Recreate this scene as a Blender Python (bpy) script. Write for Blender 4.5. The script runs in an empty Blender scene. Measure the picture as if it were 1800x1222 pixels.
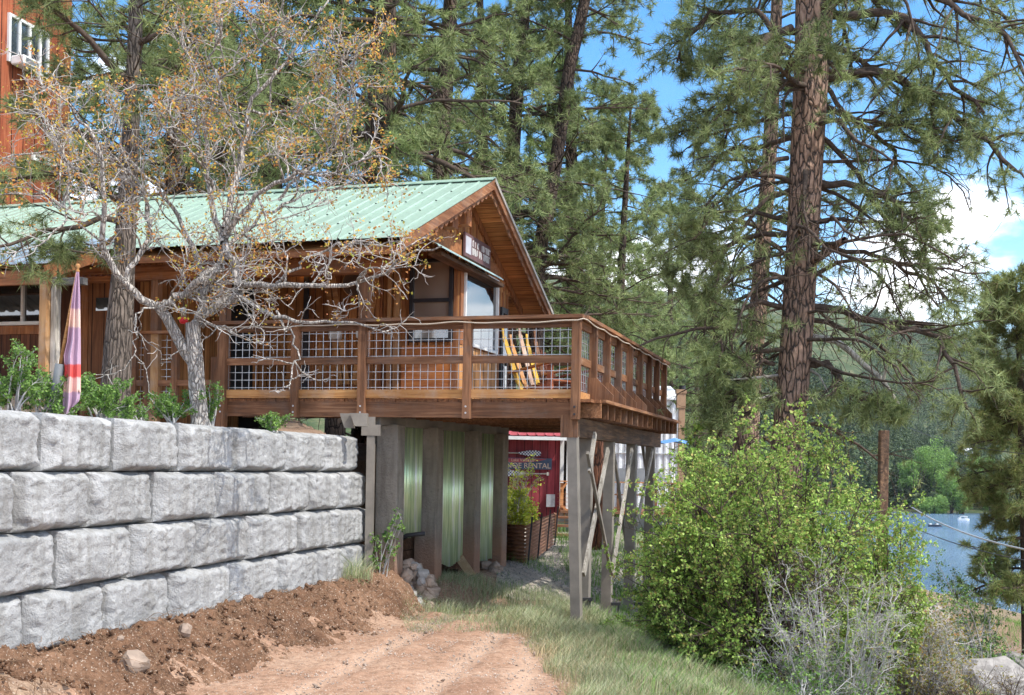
import bpy, math, random
import numpy as np
from mathutils import Vector, Matrix, noise as mnoise
rnd = random.Random(7)
sc = bpy.context.scene
C = sc.collection
# ---------------------------------------------------------------- camera
F, HOR, RS = 2042.5, 820.0, 0.0187            # focal length and horizon row (1800 px wide photo), roll
RC = math.sqrt(1 - RS * RS)
CZ = 1.9
cam = bpy.data.cameras.new('camera'); cam.lens = F / 1800 * 36; cam.sensor_width = 36
cam.shift_y = (HOR - 611) / 1800; cam.clip_start = .1; cam.clip_end = 9000
co = bpy.data.objects.new('camera', cam); C.objects.link(co)
co.matrix_world = Matrix.Translation((0, 0, CZ)) @ Matrix.Rotation(math.radians(90), 4, 'X') @ Matrix.Rotation(math.asin(RS), 4, 'Z')
sc.camera = co
# ---------------------------------------------------------------- light
SUN_AZ = (0.86, -0.51); SUN_EL = 54
sd = Vector((SUN_AZ[0] * math.cos(math.radians(SUN_EL)), SUN_AZ[1] * math.cos(math.radians(SUN_EL)), math.sin(math.radians(SUN_EL)))).normalized()
sun = bpy.data.lights.new('sun', 'SUN'); sun.energy = 2.3; sun.angle = math.radians(.5); sun.color = (1, .955, .88)
so = bpy.data.objects.new('sun', sun); C.objects.link(so); so.rotation_euler = (-sd).to_track_quat('-Z', 'Y').to_euler()
w = bpy.data.worlds.new('World'); sc.world = w; w.use_nodes = True
nt = w.node_tree; N = nt.nodes; Lk = nt.links
bg = N['Background']
sky = N.new('ShaderNodeTexSky'); sky.sky_type = 'NISHITA'; sky.sun_disc = False
sky.sun_elevation = math.radians(SUN_EL); sky.sun_rotation = math.atan2(SUN_AZ[0], SUN_AZ[1])
tc = N.new('ShaderNodeTexCoord'); mp = N.new('ShaderNodeMapping'); mp.inputs['Scale'].default_value = (1, 1, 2.4)
Lk.new(tc.outputs['Generated'], mp.inputs['Vector']); mp.inputs['Location'].default_value = (3.1, 1.7, .35)
nz = N.new('ShaderNodeTexNoise'); nz.inputs['Scale'].default_value = 3.4; nz.inputs['Detail'].default_value = 9; nz.inputs['Roughness'].default_value = .56
Lk.new(mp.outputs['Vector'], nz.inputs['Vector'])
sx = N.new('ShaderNodeSeparateXYZ'); Lk.new(tc.outputs['Generated'], sx.inputs[0])
mr = N.new('ShaderNodeMapRange'); mr.inputs['From Min'].default_value = .02; mr.inputs['From Max'].default_value = .36
mr.inputs['To Min'].default_value = .26; mr.inputs['To Max'].default_value = -.14
Lk.new(sx.outputs['Z'], mr.inputs['Value'])
mr2 = N.new('ShaderNodeMapRange'); mr2.inputs['From Min'].default_value = .42; mr2.inputs['From Max'].default_value = .6; mr2.inputs['To Max'].default_value = .3; Lk.new(sx.outputs['Z'], mr2.inputs['Value'])  # more bright cloud added overhead, out of view, as white fill light
ad0 = N.new('ShaderNodeMath'); ad0.operation = 'ADD'; Lk.new(mr.outputs['Result'], ad0.inputs[0]); Lk.new(mr2.outputs['Result'], ad0.inputs[1])
ad = N.new('ShaderNodeMath'); ad.operation = 'ADD'; Lk.new(nz.outputs['Fac'], ad.inputs[0]); Lk.new(ad0.outputs[0], ad.inputs[1])
cr = N.new('ShaderNodeMapRange'); cr.interpolation_type = 'SMOOTHSTEP'; cr.inputs['From Min'].default_value = .55; cr.inputs['From Max'].default_value = .67
Lk.new(ad.outputs[0], cr.inputs['Value'])
nz2 = N.new('ShaderNodeTexNoise'); nz2.inputs['Scale'].default_value = 9; nz2.inputs['Detail'].default_value = 6; Lk.new(mp.outputs['Vector'], nz2.inputs['Vector'])
ccr = N.new('ShaderNodeValToRGB'); ccr.color_ramp.elements[0].position = .36; ccr.color_ramp.elements[0].color = (4.6, 5.0, 5.9, 1)
ccr.color_ramp.elements[1].position = .58; ccr.color_ramp.elements[1].color = (8.6, 8.7, 8.8, 1); Lk.new(nz2.outputs['Fac'], ccr.inputs['Fac'])
gm = N.new('ShaderNodeHueSaturation'); gm.inputs['Saturation'].default_value = 1.42; gm.inputs['Value'].default_value = .85; Lk.new(sky.outputs[0], gm.inputs['Color'])
mx = N.new('ShaderNodeMix'); mx.data_type = 'RGBA'; Lk.new(cr.outputs['Result'], mx.inputs[0]); Lk.new(gm.outputs['Color'], mx.inputs[6]); Lk.new(ccr.outputs['Color'], mx.inputs[7])
Lk.new(mx.outputs[2], bg.inputs['Color']); bg.inputs['Strength'].default_value = .15
vs = sc.view_settings; vs.view_transform = 'Standard'; vs.look = 'None'; vs.gamma = 1; vs.exposure = 1.28
sc.cycles.max_bounces = 6; sc.cycles.transparent_max_bounces = 6
# ---------------------------------------------------------------- helpers: frames
TH = .2922
A2 = (math.cos(TH), -math.sin(TH)); B2 = (math.sin(TH), math.cos(TH))
def ray(px, py):
    u = px - 900; v = HOR - py
    return (u * RC - v * RS) / F, (v * RC + u * RS) / F
def W(px, py, D):                             # photo pixel at a depth -> world point
    r, e = ray(px, py); return Vector((r * D, D, CZ + e * D))
E0 = W(712, 418, 14.27); E0 = (E0.x, E0.y)    # cabin frame origin: front end of the roof at the gable
K0 = W(1018, 703.7, 14.165); K0 = (K0.x, K0.y)  # deck frame origin: its front right corner
def onT(O, px, py, t):                        # (local x, z) on the plane local y = t
    r, e = ray(px, py)
    lx = (r * (O[1] + t * B2[1]) - (O[0] + t * B2[0])) / (A2[0] - r * A2[1])
    return lx, CZ + e * (O[1] + t * B2[1] + lx * A2[1])
def onX(O, px, py, lx):                       # (local y, z) on the plane local x = lx
    r, e = ray(px, py)
    t = (r * (O[1] + lx * A2[1]) - (O[0] + lx * A2[0])) / (B2[0] - r * B2[1])
    return t, CZ + e * (O[1] + t * B2[1] + lx * A2[1])
def loc(O, lx, ly):
    return O[0] + lx * A2[0] + ly * B2[0], O[1] + lx * A2[1] + ly * B2[1]
# ---------------------------------------------------------------- helpers: objects
def mkmesh(name, V, Fc, mat=None, smooth=False):
    me = bpy.data.meshes.new(name)
    V = np.asarray(V, dtype=np.float32).reshape(-1, 3)
    if isinstance(Fc, np.ndarray) and Fc.ndim == 2:
        n, k = Fc.shape
        me.vertices.add(len(V)); me.vertices.foreach_set('co', V.ravel())
        me.loops.add(n * k); me.loops.foreach_set('vertex_index', Fc.astype(np.int32).ravel())
        me.polygons.add(n); me.polygons.foreach_set('loop_start', np.arange(0, n * k, k, dtype=np.int32))
        me.polygons.foreach_set('loop_total', np.full(n, k, dtype=np.int32))
        me.update(calc_edges=True)
    else:
        me.from_pydata(V.tolist(), [], Fc); me.update()
    if mat: me.materials.append(mat)
    if smooth: me.polygons.foreach_set('use_smooth', np.ones(len(me.polygons), dtype=bool))
    return me
def link(name, me, parent=None):
    o = bpy.data.objects.new(name, me); C.objects.link(o)
    if parent: o.parent = parent
    return o
def tag(o, label=None, cat=None, group=None, kind=None):
    if label: o['label'] = label
    if cat: o['category'] = cat
    if group: o['group'] = group
    if kind: o['kind'] = kind
    return o
def empty(name, p, label, cat, group=None, rz=0):
    o = bpy.data.objects.new(name, None); C.objects.link(o); o.location = p; o.rotation_euler = (0, 0, rz)
    o.empty_display_size = .2
    return tag(o, label, cat, group)
class MB:
    def __init__(s): s.v = []; s.f = []
    def add(s, v, f):
        n = len(s.v); s.v += [tuple(x) for x in v]; s.f += [tuple(i + n for i in q) for q in f]; return s
    def box(s, x0, x1, y0, y1, z0, z1):
        return s.add([(x0,y0,z0),(x1,y0,z0),(x1,y1,z0),(x0,y1,z0),(x0,y0,z1),(x1,y0,z1),(x1,y1,z1),(x0,y1,z1)],
                     [(0,3,2,1),(4,5,6,7),(0,1,5,4),(1,2,6,5),(2,3,7,6),(3,0,4,7)])
    def beam(s, p, q, wd, ht, up=(0, 0, 1)):
        p = Vector(p); q = Vector(q); d = (q - p).normalized(); u = Vector(up)
        sd_ = d.cross(u)
        if sd_.length < 1e-3: sd_ = d.cross(Vector((1, 0, 0)))
        sd_.normalize(); u = sd_.cross(d).normalized()
        a = sd_ * wd / 2; b = u * ht / 2
        return s.add([p-a-b, p+a-b, p+a+b, p-a+b, q-a-b, q+a-b, q+a+b, q-a+b],
                     [(0,1,2,3),(4,7,6,5),(0,4,5,1),(1,5,6,2),(2,6,7,3),(3,7,4,0)])
    def prism(s, pts, axis, a0, a1):          # outline in the two other axes, extruded along axis
        n = len(pts)
        def mk(p, a): return (a, p[0], p[1]) if axis == 0 else ((p[0], a, p[1]) if axis == 1 else (p[0], p[1], a))
        v = [mk(p, a0) for p in pts] + [mk(p, a1) for p in pts]
        f = [tuple(range(n))[::-1], tuple(range(n, 2 * n))] + [(i, (i+1) % n, (i+1) % n + n, i + n) for i in range(n)]
        return s.add(v, f)
    def tube(s, pts, rad, k=8, cap=True):
        pts = [Vector(p) for p in pts]; n = len(pts)
        rad = rad if isinstance(rad, (list, tuple)) else [rad] * n
        base = len(s.v); u = None
        for i, p in enumerate(pts):
            d = (pts[min(i+1, n-1)] - pts[max(i-1, 0)]).normalized()
            u = d.orthogonal() if u is None else (u - d * u.dot(d))
            u.normalize(); w_ = d.cross(u)
            for j in range(k):
                an = 2 * math.pi * j / k; s.v.append(tuple(p + (u * math.cos(an) + w_ * math.sin(an)) * rad[i]))
        for i in range(n - 1):
            for j in range(k):
                a = base + i*k + j; b = base + i*k + (j+1) % k; s.f.append((a, b, b + k, a + k))
        if cap:
            s.f.append(tuple(base + j for j in range(k))[::-1]); s.f.append(tuple(base + (n-1)*k + j for j in range(k)))
        return s
    def obj(s, name, mat, parent=None, smooth=False, bevel=0, label=None):
        o = link(name, mkmesh(name, s.v, s.f, mat, smooth), parent)
        if bevel:
            m = o.modifiers.new('b', 'BEVEL'); m.width = bevel; m.segments = 1; m.limit_method = 'ANGLE'
        if label: o['label'] = label
        return o
def recenter(o):                              # put a single-mesh thing's origin on its lowest middle
    me = o.data; n = len(me.vertices); a = np.empty(n * 3, dtype=np.float32); me.vertices.foreach_get('co', a); a = a.reshape(-1, 3)
    c = np.array([a[:, 0].mean(), a[:, 1].mean(), a[:, 2].min()], dtype=np.float32)
    me.vertices.foreach_set('co', (a - c).ravel()); o.location = c.tolist(); me.update(); return o
# ---------------------------------------------------------------- helpers: materials
class MT:
    def __init__(s, name, rough=.8, metal=0, spec=.3):
        s.m = bpy.data.materials.new(name); s.m.use_nodes = True; s.t = s.m.node_tree; s.b = s.t.nodes['Principled BSDF']
        s.b.inputs['Roughness'].default_value = rough; s.b.inputs['Metallic'].default_value = metal
        s.b.inputs['Specular IOR Level'].default_value = spec; s.h = None
        s.tc = s.t.nodes.new('ShaderNodeTexCoord')
    def n(s, t): return s.t.nodes.new(t)
    def l(s, a, b): s.t.links.new(a, b)
    def co(s, scale=(1, 1, 1), src='Object', rot=(0, 0, 0)):
        m = s.n('ShaderNodeMapping'); m.inputs['Scale'].default_value = scale; m.inputs['Rotation'].default_value = rot
        s.l(s.tc.outputs[src], m.inputs['Vector']); return m.outputs[0]
    def noise(s, sc_, scale=(1, 1, 1), det=5, rough=.55, vec=None, dist=0):
        m = s.n('ShaderNodeTexNoise'); m.inputs['Scale'].default_value = sc_; m.inputs['Detail'].default_value = det
        m.inputs['Roughness'].default_value = rough; m.inputs['Distortion'].default_value = dist
        s.l(vec or s.co(scale), m.inputs['Vector']); return m.outputs['Fac']
    def ramp(s, fac, stops):
        r = s.n('ShaderNodeValToRGB'); e = r.color_ramp.elements
        e[0].position = stops[0][0]; e[0].color = tuple(stops[0][1]) + (1,); e[1].position = stops[-1][0]; e[1].color = tuple(stops[-1][1]) + (1,)
        for p, c in stops[1:-1]:
            k = e.new(p); k.color = tuple(c) + (1,)
        s.l(fac, r.inputs['Fac']); return r.outputs['Color']
    def mix(s, fac, a, b, mode='MIX'):
        m = s.n('ShaderNodeMix'); m.data_type = 'RGBA'; m.blend_type = mode
        for i, x in ((0, fac), (6, a), (7, b)):
            if isinstance(x, (int, float)): m.inputs[i].default_value = x
            elif isinstance(x, tuple): m.inputs[i].default_value = x + (1,)
            else: s.l(x, m.inputs[i])
        return m.outputs[2]
    def math(s, op, a, b=0.0):
        m = s.n('ShaderNodeMath'); m.operation = op
        for i, x in ((0, a), (1, b)):
            if isinstance(x, (int, float)): m.inputs[i].default_value = x
            else: s.l(x, m.inputs[i])
        return m.outputs[0]
    def sep(s, vec, ax):
        m = s.n('ShaderNodeSeparateXYZ'); s.l(vec, m.inputs[0]); return m.outputs[ax]
    def col(s, c):
        if isinstance(c, tuple): s.b.inputs['Base Color'].default_value = c + (1,)
        else: s.l(c, s.b.inputs['Base Color'])
        return s
    def bump(s, h, st=.5, dist=.02):
        b = s.n('ShaderNodeBump'); b.inputs['Strength'].default_value = st; b.inputs['Distance'].default_value = dist
        s.l(h, b.inputs['Height']); s.l(b.outputs[0], s.b.inputs['Normal']); return s
def gray(v): return (v, v, v)
def wood(name, dark, mid, light, grain='z', board=None, bw=.14, rough=.75):
    """stained timber; grain runs along an axis, optional boards split along another axis"""
    m = MT(name, rough); g = {'x': (.9, 14, 14), 'y': (14, .9, 14), 'z': (14, 14, .9)}[grain]
    v = m.co()
    if board is not None:
        pos = m.math('DIVIDE', m.sep(m.tc.outputs['Object'], 'XYZ'.index(board)), bw)
        idx = m.math('FLOOR', pos); fr = m.math('FRACT', pos)
        wn = m.n('ShaderNodeTexWhiteNoise'); wn.noise_dimensions = '1D'; m.l(idx, wn.inputs['W'])
        off = m.n('ShaderNodeVectorMath'); off.operation = 'MULTIPLY_ADD'; off.inputs[1].default_value = (7, 7, 7)
        cb = m.n('ShaderNodeCombineXYZ'); [m.l(wn.outputs['Value'], cb.inputs[i]) for i in range(3)]
        m.l(cb.outputs[0], off.inputs[0]); m.l(m.tc.outputs['Object'], off.inputs[2]); src = off.outputs[0]
    else:
        src = m.tc.outputs['Object']
    mp_ = m.n('ShaderNodeMapping'); mp_.inputs['Scale'].default_value = g; m.l(src, mp_.inputs['Vector'])
    n1 = m.noise(1.6, vec=mp_.outputs[0], det=7, rough=.62, dist=.8)
    c = m.ramp(n1, [(.28, dark), (.5, mid), (.7, light)])
    n2 = m.noise(1.1, scale=(1, 1, 1), det=3)
    c = m.mix(m.ramp(n2, [(.38, gray(.5)), (.62, gray(0))]), c, tuple(x * .62 for x in dark))
    if board is not None:
        c = m.mix(.55, c, m.ramp(wn.outputs['Value'], [(0, gray(.45)), (.5, gray(.85)), (1, gray(1.25))]), 'MULTIPLY')
        gap = m.math('GREATER_THAN', m.math('ABSOLUTE', m.math('SUBTRACT', fr, .5)), .462)
        c = m.mix(gap, c, tuple(x * .15 for x in dark))
        h = m.math('SUBTRACT', n1, m.math('MULTIPLY', gap, 2.0))
    else:
        oi = m.n('ShaderNodeObjectInfo')
        c = m.mix(.45, c, m.ramp(oi.outputs['Random'], [(0, gray(.5)), (1, gray(1.25))]), 'MULTIPLY')
        c = m.mix(m.ramp(m.noise(2.6, det=6, rough=.7), [(.5, gray(0)), (.7, gray(.4))]), c, tuple(sum(mid) / 3 * q for q in (1.15, 1.05, .95)))
        h = n1
    return m.col(c).bump(h, .5, .012).m
def leafm(name, cols, trans=.35, rough=.55, nscale=1.2):
    m = MT(name, rough, spec=.25); ge = m.n('ShaderNodeNewGeometry')
    k = len(cols); c = m.ramp(ge.outputs['Random Per Island'], [(i / (k - 1), cols[i]) for i in range(k)])
    n1 = m.noise(nscale, det=3)
    c = m.mix(.75, c, m.ramp(n1, [(.32, gray(.55)), (.68, gray(1.35))]), 'MULTIPLY')
    m.col(c)
    tr = m.n('ShaderNodeBsdfTranslucent'); m.l(c, tr.inputs['Color']); ms = m.n('ShaderNodeMixShader'); ms.inputs[0].default_value = trans
    m.l(m.b.outputs[0], ms.inputs[1]); m.l(tr.outputs[0], ms.inputs[2]); m.l(ms.outputs[0], m.t.nodes['Material Output'].inputs['Surface'])
    return m.m
def plain(name, c, rough=.7, metal=0, var=.25, sc_=6, spec=.3, bump=.15):
    m = MT(name, rough, metal, spec); n1 = m.noise(sc_, det=6)
    m.col(m.mix(m.ramp(n1, [(.3, gray(1)), (.7, gray(0))]), tuple(min(1, x * (1 + var * .4)) for x in c), tuple(x * (1 - var) for x in c)))
    return m.bump(n1, bump, .01).m
def glass(name, c, rough=.03):
    m = MT(name, rough, 0, 1.0); m.b.inputs['IOR'].default_value = 1.9
    n1 = m.noise(.8, det=2); return m.col(m.mix(m.ramp(n1, [(.4, gray(0)), (.6, gray(1))]), c, tuple(x * .5 for x in c))).bump(n1, .04, .02).m
# timber
M_side = wood('cedar_siding', (.17, .062, .022), (.46, .195, .066), (.6, .31, .12), 'z', 'X', .145)
M_sideY = wood('cedar_siding_gable', (.21, .078, .026), (.5, .22, .075), (.64, .34, .14), 'z', 'Y', .15)
M_soff = wood('soffit_boards', (.26, .09, .028), (.54, .23, .075), (.66, .33, .12), 'x', 'Y', .115)
M_trim = wood('cedar_trim', (.14, .05, .02), (.33, .125, .045), (.5, .22, .09), 'z')
M_trimx = wood('cedar_trim_long', (.15, .055, .022), (.36, .14, .052), (.52, .23, .095), 'x')
M_rake = wood('rake_board_wood', (.14, .055, .026), (.33, .14, .06), (.5, .26, .13), 'y')
M_rail = wood('deck_rail_wood', (.09, .042, .022), (.235, .105, .05), (.37, .19, .10), 'x')
M_raily = wood('side_rail_wood', (.11, .05, .025), (.28, .125, .055), (.45, .24, .12), 'y')
M_post = wood('deck_post_wood', (.085, .038, .02), (.22, .10, .048), (.36, .18, .09), 'z')
M_gold = wood('golden_board_wood', (.28, .12, .04), (.52, .25, .085), (.66, .37, .15), 'x')
M_door = wood('golden_door_wood', (.27, .11, .035), (.48, .22, .075), (.6, .31, .12), 'z', 'X', .16)
M_grey = wood('weathered_grey_wood', (.16, .14, .11), (.42, .38, .32), (.68, .64, .57), 'z')
M_paint = plain('brown_grey_paint', (.22, .195, .165), .6, 0, .3, 5)
M_beam = wood('old_beam_wood', (.055, .032, .02), (.15, .085, .048), (.34, .19, .1), 'y')
M_plank = wood('raw_plank_wood', (.30, .19, .1), (.48, .33, .19), (.6, .44, .28), 'z')
M_red = wood('rust_siding', (.20, .042, .014), (.42, .10, .035), (.5, .15, .06), 'z', 'Y', .2)
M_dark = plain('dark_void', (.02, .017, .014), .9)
M_metal = plain('galvanised_wire', (.55, .56, .57), .4, .6, .2, 12)
M_glass = glass('window_glass', (.035, .04, .042)); M_glassw = glass('window_glass_warm', (.26, .22, .18), .06)
M_black = plain('black_frame', (.03, .03, .034), .45); M_white = plain('white_paint', (.72, .72, .7), .5, 0, .12)
M_rope = plain('pale_cable', (.45, .38, .3), .6)
def sheet(name, c, ax, spacing, rough=.35, metal=.35):
    m = MT(name, rough, metal, .5); n1 = m.noise(.9, det=6); n2 = m.noise(20, scale=(1, .05, 1), det=3)
    cc = m.mix(m.ramp(n1, [(.35, gray(.8)), (.65, gray(0))]), c, tuple(min(1, x * .8 + .015) for x in c))
    cc = m.mix(m.ramp(n2, [(.45, gray(0)), (.75, gray(.6))]), cc, tuple(x * .62 for x in c)); cc = m.mix(m.ramp(m.noise(45, det=3), [(.66, gray(0)), (.72, gray(.7))]), cc, (.16, .11, .07)); return m.col(cc).bump(n1, .15, .02).m
M_roof = sheet('green_roof_metal', (.28, .40, .32), 0, .23, .38, .1)
M_roofb = sheet('blue_grey_roof_metal', (.30, .40, .48), 0, .2, .35, .3)
M_pink = sheet('faded_red_metal', (.42, .22, .2), 0, .1, .5, .1)
M_edge = plain('roof_edge_metal', (.42, .36, .29), .45, .2)
def concrete(name, c=(.5, .5, .5), stain=None):
    m = MT(name, .9, 0, .2)
    n1 = m.noise(2.2, det=8, rough=.65); n2 = m.noise(28, det=6, rough=.7); n3 = m.noise(3.5, scale=(3, 3, .35), det=5)
    cc = m.ramp(n1, [(.3, tuple(x * .72 for x in c)), (.5, c), (.68, tuple(min(.85, x * 1.3) for x in c))])
    cc = m.mix(m.ramp(n3, [(.47, gray(0)), (.62, gray(.55))]), cc, tuple(x * y for x, y in zip(c, (.62, .6, .56))))
    cc = m.mix(m.ramp(n2, [(.30, gray(.8)), (.42, gray(0))]), cc, tuple(x * .45 for x in c))
    if stain:
        zz = m.sep(m.tc.outputs['Object'], 2); zz = m.math('ADD', zz, m.math('MULTIPLY', n1, .4))
        f = m.n('ShaderNodeMapRange'); f.inputs['From Min'].default_value = stain[1]; f.inputs['From Max'].default_value = stain[2]; f.inputs['To Min'].default_value = .85; f.inputs['To Max'].default_value = 0
        m.l(zz, f.inputs['Value']); cc = m.mix(f.outputs[0], cc, stain[0])
    return m.col(cc).bump(m.math('ADD', n2, m.math('MULTIPLY', n1, .8)), .95, .03).m
M_block = concrete('cast_concrete', (.385, .385, .38))
M_pillar = concrete('old_concrete', (.27, .24, .20), ((.30, .16, .10), .55, 1.15))
def barkm(name, plate, crack, sc_=7, zsc=.28, hgt=.04):
    m = MT(name, .92, 0, .15)
    vec = m.co((1, 1, zsc)); n0 = m.n('ShaderNodeTexNoise'); n0.inputs['Scale'].default_value = 6; n0.inputs['Detail'].default_value = 4; m.l(vec, n0.inputs['Vector'])
    v2 = m.mix(.16, vec, n0.outputs['Color'])
    vo = m.n('ShaderNodeTexVoronoi'); vo.feature = 'DISTANCE_TO_EDGE'; vo.inputs['Scale'].default_value = sc_; m.l(v2, vo.inputs['Vector'])
    vc = m.n('ShaderNodeTexVoronoi'); vc.inputs['Scale'].default_value = sc_; m.l(v2, vc.inputs['Vector'])
    n1 = m.noise(26, scale=(1, 1, .4), det=6); n2 = m.noise(1.2, det=4)
    pc = m.ramp(n1, [(.3, tuple(x * .55 for x in plate)), (.55, plate), (.75, tuple(x * 1.35 for x in plate))])
    pc = m.mix(m.ramp(n2, [(.4, gray(.55)), (.6, gray(0))]), pc, tuple((x + y) * .42 for x, y in zip(plate, crack)))
    e = m.ramp(vo.outputs['Distance'], [(.02, gray(1)), (.10, gray(0))])
    c = m.mix(e, pc, crack)
    h = m.math('ADD', m.ramp(vo.outputs['Distance'], [(0, gray(0)), (.2, gray(1))]), m.math('MULTIPLY', n1, .35))
    return m.col(c).bump(h, 1, hgt).m
M_bark = barkm('ponderosa_bark', (.40, .265, .195), (.055, .045, .04), 15, .3, .035)
M_bark2 = barkm('dark_pine_bark', (.125, .09, .07), (.022, .018, .016), 13, .35, .03)
M_barkg = barkm('grey_brown_bark', (.22, .18, .15), (.06, .05, .042), 27, .2, .02)
M_limb = plain('limb_bark', (.10, .075, .06), .9, 0, .5, 18, .1, .6)
M_oakb = barkm('pale_oak_bark', (.52, .48, .43), (.22, .19, .17), 34, .3, .02)
M_twig = plain('grey_twig', (.46, .44, .42), .9, 0, .4, 10, .1)
M_need = leafm('pine_needles', [(.10, .145, .055), (.18, .235, .09), (.28, .345, .135), (.355, .415, .18), (.24, .265, .13)], .4)
M_needy = leafm('olive_needles', [(.10, .14, .045), (.19, .24, .08), (.27, .33, .11), (.34, .37, .14), (.26, .2, .09)], .35)
M_needb = leafm('far_needles', [(.12, .17, .07), (.21, .28, .105), (.30, .38, .15), (.39, .46, .20)], .4, nscale=.7)
M_oakl = leafm('budding_oak_leaves', [(.62, .31, .08), (.56, .22, .08), (.68, .52, .08), (.48, .18, .08), (.42, .48, .08), (.58, .27, .08)], .4)
M_leaf = leafm('fresh_green_leaves', [(.11, .19, .04), (.20, .335, .06), (.31, .47, .09), (.46, .61, .16), (.42, .31, .11)], .4)
M_leafg = leafm('mid_green_leaves', [(.06, .13, .03), (.12, .23, .05), (.2, .34, .08), (.26, .4, .1)], .35)
M_leafy = leafm('yellow_green_leaves', [(.3, .42, .04), (.45, .52, .06), (.55, .55, .08), (.25, .4, .05)], .45)
M_leafo = leafm('olive_orange_leaves', [(.25, .22, .05), (.36, .28, .07), (.3, .34, .07), (.38, .18, .06)], .4)
M_cott = leafm('cottonwood_leaves', [(.12, .22, .06), (.2, .33, .08), (.27, .41, .11)], .4, nscale=.25)
M_grass = leafm('grass_blades', [(.16, .22, .08), (.24, .31, .13), (.36, .40, .22), (.48, .43, .28), (.30, .36, .24)], .3, nscale=.9)
M_straw = leafm('dry_grass', [(.42, .34, .2), (.55, .46, .28), (.3, .24, .13)], .3)
M_rock = plain('field_stone', (.30, .23, .18), .9, 0, .45, 5, .2, .6)
M_rockg = plain('grey_stone', (.3, .28, .26), .9, 0, .45, 6, .2, .6)
# ---------------------------------------------------------------- terrain
rng = np.random.default_rng(11)
WY = np.array([4.0, 6.2, 8.45, 9.6, 11.0, 12.3, 13.6, 15.0]); WX = np.array([-4.7, -4.25, -3.70, -3.41, -3.08, -2.74, -2.36, -1.95])
wpoly = np.polyfit(WY, WX, 3)
def wallx(y): return np.polyval(wpoly, y)
EY = np.array([15.0, 15.4, 18.6, 20.5, 25, 40, 80]); EX = np.array([-1.95, -1.95, -.55, -.5, -3, -8, -20])
def edgex(y): return np.where(y < 15, wallx(np.clip(y, 2, 15)), np.interp(y, EY, EX))
def sst(x, a, b):
    t = np.clip((x - a) / (b - a), 0, 1); return t * t * (3 - 2 * t)
def gh(x, y):
    x = np.asarray(x, dtype=float); y = np.asarray(y, dtype=float)
    d = (x - edgex(y)) * .95
    xr = np.interp(y, [4, 9, 14, 17, 22, 30, 60], [2.3, 1.75, .9, .55, 2.0, 6, 8])
    yard = .3 * sst(y, 18, 30)
    rx = np.maximum(0, x - xr); fall = .33 * rx - .1 * np.maximum(0, rx - 8) * (x < 40)
    drop2 = .27 * np.maximum(0, y - 46) * sst(x, -30, 0)
    z = yard - fall - drop2
    t_ = sst(y, 22, 30); le = sst(x, 9.2, 10.2) * (1 - sst(x, 13.5, 15)) * sst(y, 20, 23) * (1 - sst(y, 34, 40))
    z = z * (1 - le) + le * (-3.15)
    bank = .42 * (1 - sst(d, .15, .95)) * (1 - sst(y, 15.2, 15.8)) + .30 * (1 - sst(d, .5, 1.6)) * sst(y, 15.6, 16.2) * (1 - sst(y, 20, 22))
    z = z + bank
    terr = 2.25 - .3 * sst(y, 12, 13.6) * (1 - sst(y, 17, 20)) + .10 * np.maximum(0, y - 24) * (1 - sst(y, 60, 140))
    z = np.where(d < 0, z + (terr - z) * sst(-d, .28, .5), z)
    z = np.maximum(z, -23)
    far = sst(y, 636, 700)
    r = x / np.maximum(y, 1)
    e1 = np.interp(r, [-.6, 0, .2, .27, .32, .35, .5], [.17, .15, .10, .085, .05, .015, .0])
    e2 = np.interp(r, [-.6, .25, .33, .365, .42, .6], [.1, .1, .108, .112, .104, .08])
    z = z + far * 5 + e1 * 1000 * sst(y, 650, 1050) + e2 * 2400 * sst(y, 1300, 2400) + .03 * np.maximum(0, np.minimum(y, 1300) - 660)
    return z
def spaced(lo, d0, hi, step, a, b, g=1.16):
    s = list(np.arange(d0, hi, step)); x = d0; st = step
    while x > lo: st *= g; x -= st; s.insert(0, x)
    x = hi; st = step
    while x < hi + (b - hi) and x < b: st = min(st * g, 60); x += st; s.append(x)
    return np.array(s)
gx = spaced(-2600, -6, 6, .12, 0, 2600, 1.09); gy = spaced(-300, 4, 22, .12, 0, 4200, 1.05)
def grid(xs, ys, hf):
    X, Y = np.meshgrid(xs, ys); Z = hf(X, Y); V = np.stack([X, Y, Z], -1).reshape(-1, 3)
    nx = len(xs); i = np.arange((len(ys) - 1) * nx).reshape(-1, nx)[:, :-1].ravel()
    return V, np.stack([i, i + 1, i + nx + 1, i + nx], 1)
def soil(name, c1, c2, c3, forest=False):
    m = MT(name, .95, 0, .1); n1 = m.noise(.9, det=9, rough=.65); n2 = m.noise(14, det=8, rough=.7); n3 = m.noise(60, det=3)
    cc = m.ramp(n1, [(.32, c1), (.5, c2), (.68, c3)]); cc = m.mix(m.ramp(n2, [(.35, gray(.7)), (.55, gray(0))]), cc, tuple(x * .5 for x in c1))
    cc = m.mix(m.ramp(n3, [(.60, gray(0)), (.68, gray(.8))]), cc, (.5, .42, .34))
    if forest:
        f = m.n('ShaderNodeMapRange'); f.inputs['From Min'].default_value = 30; f.inputs['From Max'].default_value = 60; m.l(m.sep(m.tc.outputs['Object'], 1), f.inputs['Value'])
        n5 = m.noise(.09, det=8, rough=.7)
        cc = m.mix(f.outputs[0], cc, m.ramp(n5, [(.3, (.025, .045, .018)), (.5, (.05, .07, .03)), (.72, (.17, .155, .09))]))
    if name == 'dirt_track':
        at = m.n('ShaderNodeAttribute'); at.attribute_name = 'track'
        cc = m.mix(m.math('MULTIPLY', at.outputs['Fac'], .55), cc, (.50, .35, .255))
    return m.col(cc).bump(m.math('ADD', n2, m.math('MULTIPLY', n3, .5)), .8, .03).m
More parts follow.
